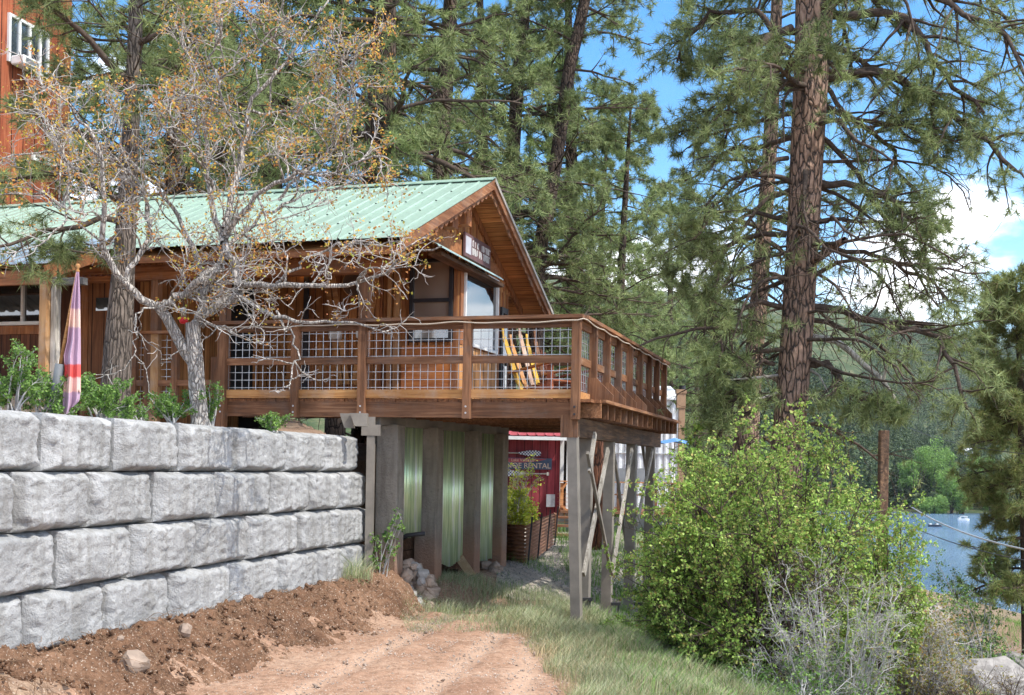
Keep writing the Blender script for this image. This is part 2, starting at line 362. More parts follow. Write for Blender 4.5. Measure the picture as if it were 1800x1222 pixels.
M_soil = soil('earth_ground', (.20, .125, .085), (.29, .19, .13), (.36, .26, .18), True)
M_road = soil('dirt_track', (.26, .15, .098), (.345, .212, .142), (.43, .29, .205))
M_bank = soil('red_earth', (.10, .055, .034), (.18, .10, .06), (.27, .16, .10))
V, Fq = grid(gx, gy, gh)
tag(link('ground', mkmesh('ground', V, Fq, M_soil, True)), kind='structure')
def fbm(x, y, z=0, o=4):
    return mnoise.fractal(Vector((x, y, z)), .9, 2.0, o)
# dirt road: a sheet just above the ground with wheel ruts
TRK = []; us = np.linspace(0, 1, 90); ys_ = np.linspace(4.0, 14.6, 200); V = []
for y in ys_:
    xl = float(wallx(y)) + .55; xr_ = float(np.interp(y, [4, 8, 10, 12, 14.6], [1.1, .72, .55, .35, -.1])) + .18 * fbm(y * 1.7, 3)
    for u in us:
        x = xl + (xr_ - xl) * u
        rut = 0
        for c in (-.95 + .17 * (y - 8), .35 + .06 * (y - 8) - .35, -2.0 + .2 * (y - 8)):
            rut -= .022 * math.exp(-((x - c) / .13) ** 2)
            rut += .010 * math.exp(-((abs(x - c) - .24) / .08) ** 2)
        TRK.append(max(0, min(1, -rut / .02 + .25 * fbm(x * 3, y * 1.2, 2)))); ed = min(u, 1 - u) * 8; lift = min(1, ed)
        V.append((x, y, float(gh(x, y)) + .004 + lift * (.03 + rut + .018 * fbm(x * 2.3, y * 2.3) + .006 * fbm(x * 11, y * 11, 5, 2))))
nx = len(us); i = np.arange((len(ys_) - 1) * nx).reshape(-1, nx)[:, :-1].ravel()
me_ = mkmesh('dirt_road', V, np.stack([i, i + 1, i + nx + 1, i + nx], 1), M_road, True); at_ = me_.attributes.new('track', 'FLOAT', 'POINT'); at_.data.foreach_set('value', np.array(TRK, dtype=np.float32))
tag(link('dirt_road', me_), kind='structure')
# red earth bank under the block wall
ns, nw = 520, 80; V = []
for a in range(ns):
    y = 5.0 + (15.9 - 5.0) * a / (ns - 1)
    endf = float(sst(np.array(y), 14.9, 15.8))
    for b in range(nw):
        wd = -.3 + 1.55 * b / (nw - 1)
        x = float(wallx(min(y, 15.2))) + wd + .1
        prof = .47 * (1 - float(sst(np.array(wd + .15 * fbm(y * 1.3, 9)), .12, .95)))
        prof *= 1 - .7 * endf
        if y > 14.6: prof += .16 * math.exp(-((y - 14.95) / .33) ** 2 - ((wd - .28) / .3) ** 2)
        n_ = fbm(x * 3.1, y * 3.1, 1, 5) * .10 + abs(fbm(x * 8, y * 8, 4, 3)) * .055 - .03 + fbm(x * 22, y * 22, 7, 2) * .014
        fade = min(1, (nw - 1 - b) / 14) * min(1, (ns - 1 - a) / 20)
        z0 = float(gh(x, y)) if wd > .95 else 0
        V.append((x + .35 * n_ * fade, y, (prof + n_ * (1.0 if wd < .9 else .5)) * fade + .006 - .05 * (1 - fade)))
i = np.arange((ns - 1) * nw).reshape(-1, nw)[:, :-1].ravel()
tag(link('dirt_bank', mkmesh('dirt_bank', V, np.stack([i, i + 1, i + nw + 1, i + nw], 1), M_bank, False)), kind='structure')
# lake
m = MT('lake_water', .12, 0, .6); n1 = m.noise(.35, scale=(.35, 1.6, 1), det=8, rough=.75)
m.col(m.ramp(m.noise(.01, det=3), [(.4, (.06, .13, .22)), (.6, (.10, .18, .28))])).bump(n1, .9, 1.2)
tag(link('lake', mkmesh('lake', [(-1500, 60, -20), (1500, 60, -20), (1500, 900, -20), (-1500, 900, -20)], [(0, 1, 2, 3)], m.m)), kind='structure')
# gravel path low on the right
V, Fq = grid(np.linspace(9.4, 14.0, 40), np.linspace(20.5, 38, 90), lambda X, Y: gh(X, Y) + .03)
M_gravel = soil('gravel', (.28, .24, .2), (.36, .32, .27), (.45, .4, .34))
tag(link('gravel_path', mkmesh('gravel_path', V, Fq, M_gravel, True)), kind='structure')
V, Fq = grid(np.linspace(-.2, 4.2, 50), np.linspace(16.5, 34, 120), lambda X, Y: gh(X, Y) + .012)
tag(link('gravel_yard', mkmesh('gravel_yard', V, Fq, M_gravel, True)), kind='structure')
def pxy(x, y, z):
    u = x / y * F; v = (z - CZ) / y * F
    return 900 + u * RC + v * RS, HOR - (v * RC - u * RS)
# ---------------------------------------------------------------- retaining wall of cast blocks
wallT = empty('retaining_wall', (-2.9, 11, .42), 'curved retaining wall of big grey rough cast concrete blocks beside the dirt track', 'wall')
def wall_y_at(px, z):
    lo, hi = 5.0, 16.0
    for _ in range(40):
        m_ = (lo + hi) / 2
        if pxy(float(wallx(m_)), m_, z)[0] < px: lo = m_
        else: hi = m_
    return (lo + hi) / 2
courses = [([-95, 80, 206, 319, 416, 505, 570], 15.0), ([-110, 22, 155, 270, 379, 473, 539, 595], 15.07),
           ([-60, 96, 222, 335, 428, 515, 575], 15.12), ([-110, 35, 170, 287, 393, 477, 548, 598], 15.13)]
for k, (jx, yend) in enumerate(courses):
    z0 = .417 + .46 * (3 - k); z1 = z0 + .452
    ys = [wall_y_at(p, (z0 + z1) / 2) if p > -250 else 5.2 for p in jx] + [yend]
    ys = [ys[0] - .62] + ys
    for j in range(len(ys) - 1):
        ya, yb = ys[j] + .009, ys[j + 1] - .009
        nu, nv = 40, 30; sb = -.028 * (3 - k) + rnd.uniform(-.02, .02); V = []; Fl = []
        ph = rnd.uniform(0, 50); tw = rnd.uniform(-.10, -.02)
        for b in range(nv):
            for a in range(nu):
                # denser toward the edges
                uu = .5 - .5 * math.cos(math.pi * a / (nu - 1)); vv = .5 - .5 * math.cos(math.pi * b / (nv - 1))
                ln = (yb - ya) * 1.04; du = min(uu, 1 - uu) * ln; dv = min(vv, 1 - vv) * .452
                bl = .07 + .045 * mnoise.noise(Vector((uu * 5 + ph, vv * 5, k))); bt = .05 + .03 * mnoise.noise(Vector((uu * 7 + ph, 3, vv * 4)))
                e = min(du / (bl * (1.25 if uu < .5 else .7)), dv / bt)
                o_ = .12 * (1 - (1 - min(1, e)) ** 1.35)
                o_ += .013 * fbm(uu * 2.4 + ph, vv * 1.6, k, 5) * min(1, e) + .019 * fbm(uu * 12 + ph, vv * 10, k + 5, 6) + (.012 * mnoise.noise(Vector((uu * 9 + ph, vv * .8, 2.)))) * min(1, e) + tw * (uu - .5)
                uu2 = uu + (.022 * mnoise.noise(Vector((vv * 7, ph, 1.))) * (1 if 0 < uu < 1 else 0) * (1 - abs(2 * uu - 1)) * 0); y = ya + (yb - ya) * uu; z = z0 + (z1 - z0) * vv
                if e < 1: z += .006 * fbm(uu * 9 + ph, vv * 9, 8, 2)
                V.append((float(wallx(y)) + (sb + o_) * .955, y - (sb + o_) * .29, z))
        for b in range(nv - 1):
            for a in range(nu - 1):
                q = b * nu + a; Fl.append((q, q + 1, q + nu + 1, q + nu))
        ring = [a for a in range(nu)] + [b * nu + nu - 1 for b in range(1, nv)] + [(nv - 1) * nu + a for a in range(nu - 2, -1, -1)] + [b * nu for b in range(nv - 2, 0, -1)]
        nb = len(V)
        for q in ring:
            x, y, z = V[q]; V.append((x - .52, y + .14, z))
        for q in range(len(ring)):
            r2 = (q + 1) % len(ring); Fl.append((ring[q], nb + q, nb + r2, ring[r2]))
        Fl.append(tuple(nb + q for q in range(len(ring)))[::-1])
        c_ = Vector((float(wallx((ya + yb) / 2)), (ya + yb) / 2, z0))
        o = link('concrete_block', mkmesh('concrete_block', [Vector(v) - wallT.location for v in V], Fl, M_block, True), wallT)
        o.data.polygons.foreach_set('use_smooth', [True] * ((nu - 1) * (nv - 1)) + [False] * (len(o.data.polygons) - (nu - 1) * (nv - 1)))
# ---------------------------------------------------------------- cabin
CAB = empty('wooden_cabin', (E0[0], E0[1], 0), 'rustic cedar cabin with pale green metal roof behind the raised deck', 'cabin', rz=-TH)
RW, ZE, ZR = 7.12, 4.704, 6.265; SL = (ZR - ZE) / (RW / 2); XL = -12.5
def zroof(t): return ZE + SL * t if t < RW / 2 else ZR - SL * (t - RW / 2)
def ribbed(x0, x1, step, h, wd):
    out = [(x0, 0)]; x = x0 + step * .5
    while x < x1 - wd:
        out += [(x - wd, 0), (x - wd * .5, h), (x + wd * .5, h), (x + wd, 0)]; x += step
    return out + [(x1, 0)]
def slope_sheet(x0, x1, ya, za, yb, zb, step=.23, h=.016, wd=.02, lift=0, nseg=1):
    mb = MB(); P = ribbed(x0, x1, step, h, wd); n = len(P); v = []
    for j in range(nseg + 1):
        f = j / nseg
        v += [(x, ya + (yb - ya) * f, za + (zb - za) * f + hh + lift) for x, hh in P]
    fc = [(j * n + i_, j * n + i_ + 1, (j + 1) * n + i_ + 1, (j + 1) * n + i_) for j in range(nseg) for i_ in range(n - 1)]
    return mb.add(v, fc)
s_ = slope_sheet(XL, 0, -.03, ZE - .013, RW / 2, ZR)
s2 = slope_sheet(XL, 0, RW / 2, ZR, RW, ZE); s_.add(s2.v, s2.f)
roof = s_.obj('roof', M_roof, CAB)
MB().beam((XL, RW / 2 - .09, ZR + .018 - .03), (0.01, RW / 2 - .09, ZR + .018 - .03), .2, .012, (0, -SL, 1)).beam((XL, RW / 2 + .09, ZR - .012), (0.01, RW / 2 + .09, ZR - .012), .2, .012, (0, SL, 1)).obj('ridge_cap', M_roof, roof)
mb = MB()
for y in np.arange(.25, 3.4, .62):
    for x in np.arange(-11.9, -.1, .46): mb.box(x - .012, x + .012, y - .012, y + .012, zroof(y), zroof(y) + .012)
mb.obj('screw_heads', M_black, roof)['kind'] = 'stuff'
# soffit (planks running out to the rake) and wall planes
mb = MB()
mb.add([(XL, .02, ZE - .12), (-.05, .02, ZE - .12), (-.05, RW / 2, ZR - .13), (XL, RW / 2, ZR - .13), (XL, RW - .02, ZE - .12), (-.05, RW - .02, ZE - .12)], [(0, 1, 2, 3), (3, 2, 5, 4)])
mb.obj('soffit', M_soff, CAB)
def rakeboard(x0, x1, top, bot, both=True):
    mb = MB()
    h = RW / 2
    mb.prism([(-.04, ZE - .018 + top), (h, ZR + top), (h, ZR + bot), (-.04, ZE - .018 + bot)], 0, x0, x1)
    if both: mb.prism([(h + .001, ZR + top), (RW + .04, ZE - .018 + top), (RW + .04, ZE - .018 + bot), (h + .001, ZR + bot)], 0, x0, x1)
    return mb
rakeboard(-.05, -.008, -.012, -.155).obj('barge_board', M_rake, CAB)
mb = MB(); h = RW / 2
for sgn in (1, -1):                            # scalloped trim
    top = []; bot = []; n = 150
    for i_ in range(n + 1):
        t = h * i_ / n; ph = (t / .19) % 1
        dd = .085 + .06 * abs(math.sin(ph * math.pi)) - .02 * abs(math.sin(ph * 3 * math.pi))
        z = ZE + SL * t; y = t if sgn > 0 else RW - t
        top.append((y, z - .12)); bot.append((y, z - .12 - dd))
    mb.prism(top + bot[::-1], 0, -.075, -.052)
mb.obj('scalloped_trim', M_rake, CAB)
MB().prism([(h, ZR + .02), (RW + .06, ZE - .01), (RW + .06, ZE - .075), (h, ZR - .045)], 0, -.006, .012).obj('edge_flashing', M_edge, CAB)
MB().box(XL, -.08, .03, .07, 4.50, 4.59).obj('fascia', M_trimx, CAB)
MB().box(XL, -.42, .50, .64, 4.36, 4.56).obj('header_beam', M_trimx, CAB)
GX = -.50
def gable_z(t): return zroof(t) - .135
gp = [(3.42, 2.74), (5.95, 2.74), (5.95, 4.86), (6.45, 4.86), (6.62, gable_z(6.62)), (RW / 2, gable_z(RW / 2)), (1.0, gable_z(1.0)), (1.0, 4.97), (3.42, 4.97)]
gw = MB().prism(gp, 0, GX - .1, GX).obj('gable_wall', M_sideY, CAB)
mb = MB()
for y in np.arange(1.2, 6.5, .3):
    zb = 5.02 if y < 5.6 else 4.9
    if gable_z(y) - zb > .1: MB().box(GX + .0, GX + .022, y - .022, y + .022, zb, gable_z(y) - .02).obj('batten', M_trim, gw)
for y in (5.42, 5.65, 5.9): MB().box(GX, GX + .022, y - .03, y + .03, 2.74, 4.86).obj('batten', M_trim, gw)
mb = MB()
mb.prism([(1.0, gable_z(1.0)), (h, gable_z(h)), (h, gable_z(h) - .14), (1.0, gable_z(1.0) - .14)], 0, GX + .002, GX + .045)
mb.prism([(h, gable_z(h)), (6.75, gable_z(6.75)), (6.75, gable_z(6.75) - .14), (h, gable_z(h) - .14)], 0, GX + .002, GX + .045)
mb.obj('rake_trim', M_trim, gw)
for yy, zz in ((2.6, 5.46), (3.2, 5.62)):
    MB().box(GX, GX + .22, yy - .12, yy + .12, zz - .12, zz + .2).obj('beam_end', M_trim, gw)
MB().box(GX + .002, GX + .04, 1.9, 3.4, 5.07, 5.33).obj('fascia_panel', M_trimx, gw)
MB().box(GX + .002, GX + .04, 4.8, 5.6, 5.07, 5.26).obj('fascia_panel', M_trimx, gw)
# long front wall in the porch and the corner trim
FWY = 3.42
x540, _ = onT(E0, 540, 600, FWY); x445, _ = onT(E0, 445, 600, FWY); x400, _ = onT(E0, 400, 600, FWY); x225, _ = onT(E0, 228, 600, FWY)
x704, _ = onT(E0, 704, 600, FWY); x535, _ = onT(E0, 535, 600, FWY)
fw = MB().box(x445 - .02, GX - .1, FWY, FWY + .12, 2.74, 5.85).obj('front_wall', M_side, CAB)
MB().box(x225 - 2, x445 - .021, FWY + .5, FWY + .6, 2.3, 5.85).obj('porch_back_wall', M_dark, CAB)  # near-black colour stands in for the shade deep in the porch
mb = MB()
for x in np.arange(x540 + .1, x704 - .2, .29): MB().box(x - .022, x + .022, FWY - .02, FWY, 2.74, 4.95).obj('batten', M_trim, fw)
M_lit = wood('pale_sunlit_trim', (.35, .17, .07), (.55, .30, .13), (.68, .42, .2), 'z')  # paler trim wood, sunlight on the trim put into its colour
for x, wd in ((x704 - .05, .045), (x704 - .17, .03)): MB().box(x - wd, x + wd, FWY - .07, FWY - .002, 2.74, 4.98).obj('trim_post', M_lit, fw)
M_panel = wood('cedar_panel', (.30, .10, .03), (.46, .17, .05), (.56, .25, .08), 'x')
MB().box(x704 + .03, GX - .11, FWY - .03, FWY - .002, 2.74, 3.73).obj('wall_panel', M_panel, fw)
def window(px0, px1, py0, py1, plane, val, fm, gm_, parent, name='window', mull=(), th=.05, split=None):
    if plane == 'T':
        x0, z0a = onT(E0, px0, py0, val); x1, z1a = onT(E0, px1, py1, val); zt, zb = z0a, z1a
        fr = MB(); b = lambda a0, a1, c0, c1, d0, d1: fr.box(a0, a1, val - d1, val - d0, c0, c1)
    else:
        x0, z0a = onX(E0, px0, py0, val); x1, z1a = onX(E0, px1, py1, val); zt, zb = z0a, z1a
        fr = MB(); b = lambda a0, a1, c0, c1, d0, d1: fr.box(val + d0, val + d1, a0, a1, c0, c1)
    b(x0, x1, zt - th, zt, .0, .07); b(x0, x1, zb, zb + th, .0, .07); b(x0, x0 + th, zb + th, zt - th, .0, .07); b(x1 - th, x1, zb + th, zt - th, .0, .07)
    for mfr in mull: xm = x0 + (x1 - x0) * mfr; b(xm - th * .4, xm + th * .4, zb + th, zt - th, .0, .06)
    if split: zm = zb + (zt - zb) * split; b(x0 + th, x1 - th, zm - th * .5, zm + th * .5, .0, .065)
    o = fr.obj(name, fm, parent)
    fr = MB(); b(x0 + th, x1 - th, zb + th, zt - th, .012, .02)
    fr.obj('pane', gm_, o); return x0, x1, zb, zt
wx0, wx1, wzb, wzt = window(724, 796, 457, 601, 'T', FWY - .03, M_black, M_glassw, fw, split=.5, th=.055)
MB().box(wx1 + .01, GX - .005, FWY - .05, FWY - .031, 2.74, 4.96).obj('corner_board', M_trim, fw)
# big picture window on the gable (given in frame coordinates: true size)
fr = MB(); y0, y1, z0, z1 = onX(E0, 813, 500, GX)[0], onX(E0, 872, 500, GX)[0], onX(E0, 812, 605, GX)[1], onX(E0, 812, 462, GX)[1]
for q in ((y0, y1, z1 - .05, z1), (y0, y1, z0, z0 + .05), (y0, y0 + .05, z0 + .05, z1 - .05), (y1 - .05, y1, z0 + .05, z1 - .05)): fr.box(GX + .002, GX + .06, *q)
pw = fr.obj('picture_window', M_white, gw)
MB().box(GX + .01, GX + .018, y0 + .05, y1 - .05, z0 + .05, z1 - .05).obj('pane', M_glass, pw)
M_lowp = wood('sunlit_planks', (.42, .18, .06), (.60, .30, .11), (.70, .40, .17), 'z', 'Y', .42)  # sunlight on the lower gable painted into a brighter plank colour
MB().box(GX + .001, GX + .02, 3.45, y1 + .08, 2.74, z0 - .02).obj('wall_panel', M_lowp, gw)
MB().box(GX + .001, GX + .03, 3.44, y0 - .01, z0 - .015, 4.96).obj('corner_board', M_trim, gw)
fr = MB().box(GX + .002, GX + .05, 5.5, 5.84, 2.9, 4.6); dr = fr.obj('side_door', M_black, gw)
MB().box(GX + .052, GX + .058, 5.56, 5.78, 3.1, 4.5).obj('pane', M_glass, dr)
mb = slope_sheet(-.17, .17, 0, 0, 1, 0); mb = MB()      # small metal awning over the picture window
P = ribbed(onX(E0, 770, 408, GX + .3)[0], onX(E0, 885, 485, GX + .3)[0], .1, .012, .02); n = len(P)
v = [(GX + .02, y, 5.06 + hh) for y, hh in P] + [(GX + .30, y, 4.93 + hh) for y, hh in P] + [(GX + .30, y, 4.915) for y, hh in P]
mb.add(v, [(i_, n + i_, n + i_ + 1, i_ + 1) for i_ in range(n - 1)] + [(n + i_, 2 * n + i_, 2 * n + i_ + 1, n + i_ + 1) for i_ in range(n - 1)])
mb.obj('window_awning', sheet('awning_metal', (.50, .66, .62), 1, .1), gw)
MB().box(GX + .002, GX + .2, 2.1, 5.1, 4.86, 4.915).obj('awning_beam', M_beam, gw)
# dark doorway, golden barn door
dx0, dz0 = onT(E0, 443, 462, FWY); dx1, _ = onT(E0, 534, 462, FWY)
MB().box(x400 - .4, dx0 + .08, FWY - .045, FWY - .003, 2.74, 5.05).obj('doorway_shade_sheet', plain('doorway_shade', (.028, .032, .036), .4), CAB)  # dark sheet standing in for the shade inside the door opening
mb = MB().box(dx0 - .9, dx1 + .12, FWY - .08, FWY - .047, 4.92, 5.04).box(dx1 + .05, dx1 + .13, FWY - .08, FWY - .047, 2.74, 4.919)
mb.obj('door_track', M_black, CAB)
bd = MB().box(dx0 + .09, dx1 + .04, FWY - .07, FWY - .03, 2.78, 4.9).obj('barn_door', M_door, CAB)
mb = MB(); a0, a1 = dx0 + .09, dx1 + .04; yy = FWY - .085
for z in (2.86, 3.75, 4.72): MB().box(a0, a1, yy, yy + .014, z, z + .12).obj('door_rail', M_door, bd)
MB().beam((a0 + .06, yy, 2.98), (a1 - .06, yy, 3.72), .02, .11, (0, 0, 1)).obj('door_brace', M_door, bd); MB().beam((a1 - .06, yy - .012, 3.0), (a0 + .06, yy - .012, 3.70), .02, .1, (0, 0, 1)).obj('door_brace', M_door, bd)
# carved black door seen through the oak
cx0, _ = onT(E0, 352, 600, FWY); cx1, _ = onT(E0, 386, 600, FWY)
cd = MB().box(cx0, cx1, FWY + .02, FWY + .06, 2.5, 4.45).obj('carved_door', plain('carved_black', (.03, .031, .036), .45, 0, .3), CAB)
mb = MB()
for i_ in range(5): x = cx0 + (cx1 - cx0) * (i_ + .5) / 5; mb.box(x - .015, x + .015, FWY + .0, FWY + .019, 2.6, 3.9)
mb.obj('door_moulding', M_black, cd)
# left wing: wall, door, window, lean-to roof
LW = 1.0; lx1, _ = onT(E0, 236, 600, LW)
lw = MB().box(XL, lx1, LW, LW + .12, 2.2, 4.95).obj('wing_wall', wood('dark_siding', (.05, .02, .012), (.15, .055, .026), (.26, .10, .045), 'z', 'X', .17), CAB)
MB().box(lx1 - .1, lx1, LW + .121, FWY + .5, 2.2, 5.2).obj('wing_side_wall', M_sideY, CAB)
window(-40, 100, 485, 571, 'T', LW, M_white, M_glass, lw, mull=(.60,), th=.05)
x0_, _ = onT(E0, -50, 485, LW); x1_, zt_ = onT(E0, 108, 478, LW); _, zb_ = onT(E0, 100, 571, LW)
MB().box(x0_, x1_, LW - .03, LW - .001, zb_ - .13, zb_ - .005).box(x1_ - .1, x1_, LW - .03, LW - .001, zb_ - .004, zt_).obj('window_trim', M_trim, lw)
dxa, dza = onT(E0, 160, 498, LW); dxb, _ = onT(E0, 206, 498, LW)
ld = MB().box(dxa, dxb, LW - .04, LW - .001, 2.25, dza).obj('plank_door', wood('door_planks', (.12, .045, .02), (.27, .11, .045), (.38, .17, .07), 'z', 'X', .2), lw)
pa, pz0 = onT(E0, 170, 524, LW - .04); pb, pz1 = onT(E0, 194, 546, LW - .04)
MB().box(pa, pb, LW - .055, LW - .041, pz1, pz0).obj('door_window', M_glass, ld)
MB().box(dxa - .12, dxa - .005, LW - .05, LW - .001, 2.25, dza + .1).box(dxa - .12, dxb + .5, LW - .05, LW - .001, dza + .02, dza + .1).obj('door_frame', M_trim, ld)
ax0, az0 = onT(E0, 142, 488, LW - .5); ax1, _ = onT(E0, 222, 488, LW - .5)
slope_sheet(ax0, ax1, LW - .55, az0, LW, az0 + .2, .1, .012, .02).obj('door_canopy', M_pink, lw)
kx, kz = onT(E0, 81, 467, -1.03)
lt = slope_sheet(XL, kx, -1.03, kz + .03, .42, zroof(.42) + .025, .2, .025, .05).obj('lean_to_roof', M_roofb, CAB)
MB().beam((kx - .02, -1.0, kz - .08), (kx - .02, .3, zroof(.3) - .09), .04, .17).obj('barge_board', M_trimx, lt)
MB().beam((XL, -.95, kz - .13), (kx, -.95, kz - .13), .06, .18).obj('header_beam', M_trimx, lt)
MB().box(kx - .13, kx - .03, -.98, -.87, 2.2, kz - .04).obj('porch_post', M_lit, lt)
MB().box(kx - .02, kx + .05, -.90, -.8, 2.2, kz - .12).obj('porch_post', M_grey, lt)
gx0, gz0 = onT(E0, 92, 490, -.85); gx1, _ = onT(E0, 150, 490, -.85)
MB().box(gx0, gx1, -.9, -.8, gz0 - .09, gz0).obj('bracket_arm', wood('grey_arm_wood', (.07, .065, .06), (.16, .15, .14), (.25, .24, .22), 'x'), lt)
px_, _ = onT(E0, 20, 600, -.2)
MB().box(XL, px_ + .5, .2, .26, 2.25, 2.75).obj('plywood_panel', M_plank, lt)
rx_, rz_ = onT(E0, 30, 660, -.6)
# porch posts that hold the eave, standing on the deck line
for px0, px1 in ((633, 648), (389, 402), (268, 280)):
    a0, _ = onT(E0, px0, 500, .56); a1, _ = onT(E0, px1, 500, .56)
    MB().box(a0, a1, .53, .53 + (a1 - a0), 2.735 if px0 > 300 else 2.25, 4.36).obj('porch_post', M_post, CAB)
xr0 = -.6
MB().box(GX - .25, GX - .12, 6.35, 6.47, 2.74, 4.7).obj('porch_post', M_post, CAB)
# sign on the gable
SG = empty('hanging_sign', (*loc(E0, GX + .05, 4.05), 5.10), 'long weathered maroon sign board with pale letters in the cabin gable', 'sign', rz=-TH)
MB().box(0, .03, -.62, .66, 0, .36).obj('board', plain('maroon_board', (.16, .085, .085), .6), SG)
MB().box(.031, .036, -.58, -.33, .05, .31).obj('picture_panel', plain('pale_panel', (.5, .5, .55), .6), SG)
def text(s, size, mat_, parent, p, rot, name='lettering', ext=.004, sx=1):
    cu = bpy.data.curves.new(name, 'FONT'); cu.body = s; cu.size = size; cu.extrude = ext; cu.align_x = 'CENTER'; cu.align_y = 'CENTER'
    t = bpy.data.objects.new('tmp', cu); C.objects.link(t); dg = bpy.context.evaluated_depsgraph_get()
    me = bpy.data.meshes.new_from_object(t.evaluated_get(dg)); bpy.data.objects.remove(t); me.materials.clear(); me.materials.append(mat_)
    o = link(name, me, parent); o.location = p; o.rotation_euler = rot; o.scale = (sx, 1, 1); return o
M_let = plain('pale_lettering', (.62, .6, .58), .6)
mb = MB(); rr = random.Random(3)                # the lettering is too worn to read: rows of pale painted strokes
for row, (zl, zh) in enumerate(((.20, .30), (.07, .18))):
    y = -.27
    while y < .58:
        wd = rr.uniform(.012, .03)
        if rr.random() < .86: mb.box(.031, .035, y, y + wd, zl + rr.uniform(0, .03) * (rr.random() < .3), zh - rr.uniform(0, .03) * (rr.random() < .3))
        if rr.random() < .5: mb.box(.0312, .0352, y + wd, y + wd + .03, zh - .025, zh - .005)
        y += wd + rr.uniform(.008, .035)
mb.obj('faded_lettering', M_let, SG)
# ---------------------------------------------------------------- deck
DK = empty('wooden_deck', (K0[0], K0[1], 0), 'raised brown timber deck with wire mesh railing on tall grey posts', 'deck', rz=-TH)
ZF = 2.735; ZT = 3.755; DL = 6.35
XLd, _ = onT(K0, 388, 640, 0)
mb = MB(); x = XLd
while x < .1:
    e = .03 * rnd.random(); mb.box(x, x + .135, -.03 - e, DL, ZF - .038, ZF); x += .142
mb.box(.1, .235, .12, DL, ZF - .038, ZF)
mb.obj('floor_boards', wood('deck_floor_wood', (.12, .05, .024), (.27, .115, .05), (.42, .2, .09), 'y'), DK)
MB().box(.236, .30, .18, DL, ZF - .036, ZF + .004).obj('edge_board', M_raily, DK)
MB().box(XLd, -.06, -.05, -.005, ZF - .235, ZF - .04).obj('rim_joist', M_rail, DK)
for i_ in range(16):
    y = .16 + i_ * .405
    MB().box(-3.4 if i_ < 9 else -2.6, .24, y, y + .04, ZF - .222, ZF - .04).obj('joist', M_post if i_ % 3 else M_raily, DK)
MB().box(XLd, -3.4, .6, .66, ZF - .222, ZF - .04).obj('joist', M_post, DK)
MB().box(-.19, -.03, -.03, 6.25, ZF - .46, ZF - .225).obj('beam', M_beam, DK)
MB().box(-.21, -.0, -.075, -.031, ZF - .47, ZF - .2).obj('beam_cap', M_post, DK)
frontpx = [(386, 402), (514, 529), (632, 646), (816, 831)]
fx = []
for a, b in frontpx:
    x0, _ = onT(K0, a, 640, -.06); x1, _ = onT(K0, b, 640, -.06); c_ = (x0 + x1) / 2; wd = .048 if a > 400 else .06; fx.append(c_)
    p = MB().box(c_ - wd, c_ + wd, -.14, -.052, ZF - .25 if a > 400 else 2.3, ZT - .045).obj('rail_post', M_post, DK)
    [MB().tube([(c_, -.145, ZF - zz), (c_, -.139, ZF - zz)], .012, 8).obj('bolt', M_metal, p) for zz in (.1, .18)]
p = MB().box(-.075, .025, -.13, -.03, ZF - .25, ZT - .045).obj('rail_post', M_post, DK); fx.append(-.025)
[MB().tube([(-.025, -.14, ZF - zz), (-.025, -.129, ZF - zz)], .014, 8).obj('bolt', M_black, p) for zz in (.1, .19)]
MB().box(XLd - .05, .06, -.16, -.01, ZT - .043, ZT).obj('top_rail', M_rail, DK)
MB().box(XLd, -.08, -.05, -.012, ZT - .145, ZT - .045).obj('upper_rail', M_rail, DK)
def wires(ax, c, a0, a1, z0, z1, r=.0032, stp=.102, off=0):
    mb = MB(); s = a0 + .05 + off
    while s < a1:
        (mb.box(s - r, s + r, c - r, c + r, z0, z1) if ax == 'x' else mb.box(c - r, c + r, s - r, s + r, z0, z1)); s += stp
    z = z0 + .03
    while z < z1:
        (mb.box(a0, a1, c - 3.1 * r, c - 1.1 * r, z - r, z + r) if ax == 'x' else mb.box(c + 1.1 * r, c + 3.1 * r, a0, a1, z - r, z + r)); z += .1
    return mb
for i_ in range(4):
    a, b = fx[i_] + .05, fx[i_ + 1] - .05
    MB().box(a, b, -.09, -.052, 3.175, 3.265).obj('middle_rail', M_rail, DK)
    MB().box(a, b, -.09, -.052, ZF + .006, ZF + .115).obj('bottom_board', M_gold, DK)
    wires('x', -.03, a - .03, b + .03, ZF + .115, ZT - .14, off=rnd.uniform(-.03, .02)).obj('wire_mesh', M_metal, DK)
sy = [onX(K0, p, 640, 0)[0] for p in (1042, 1065.5, 1086, 1106, 1124, 1140.6, 1154, 1167)]
sy = [max(.3, s) for s in sy]
for i_, y in enumerate(sy):
    p = MB().box(-.04, .055, y - .045, y + .045, ZF, ZT - .045).obj('side_rail_post', M_post, DK)
    if i_ < 7:
        MB().prism([(-.05, ZF + .002), (.285, ZF + .002), (.285, ZF + .09), (.065, ZF + .31), (-.05, ZF + .31)], 1, y - .075, y - .047).obj('gusset', M_panel if False else M_post, p)
MB().box(-.07, .10, -.0, sy[-1] + .1, ZT - .043, ZT).obj('top_rail', M_raily, DK)
MB().box(-.05, -.012, .03, sy[-1], ZT - .145, ZT - .046).obj('upper_rail', M_raily, DK)
yy_ = [0] + sy
for i_ in range(8):
    a, b = yy_[i_] + .05, yy_[i_ + 1] - .046
    MB().box(-.05, -.012, a - .02, b, 3.17, 3.26).obj('middle_rail', M_raily, DK)
    MB().box(-.05, -.012, a - .02, b, ZF + .004, ZF + .1).obj('bottom_board', M_gold, DK)
    wires('y', -.065, a - .03, b + .03, ZF + .1, ZT - .14).obj('wire_mesh', M_metal, DK)
yb_ = sy[-1]
for x in (-3.2, -2.15, -1.1): MB().box(x - .045, x + .045, yb_ - .04, yb_ + .05, ZF, ZT - .045).obj('back_rail_post', M_post, DK)
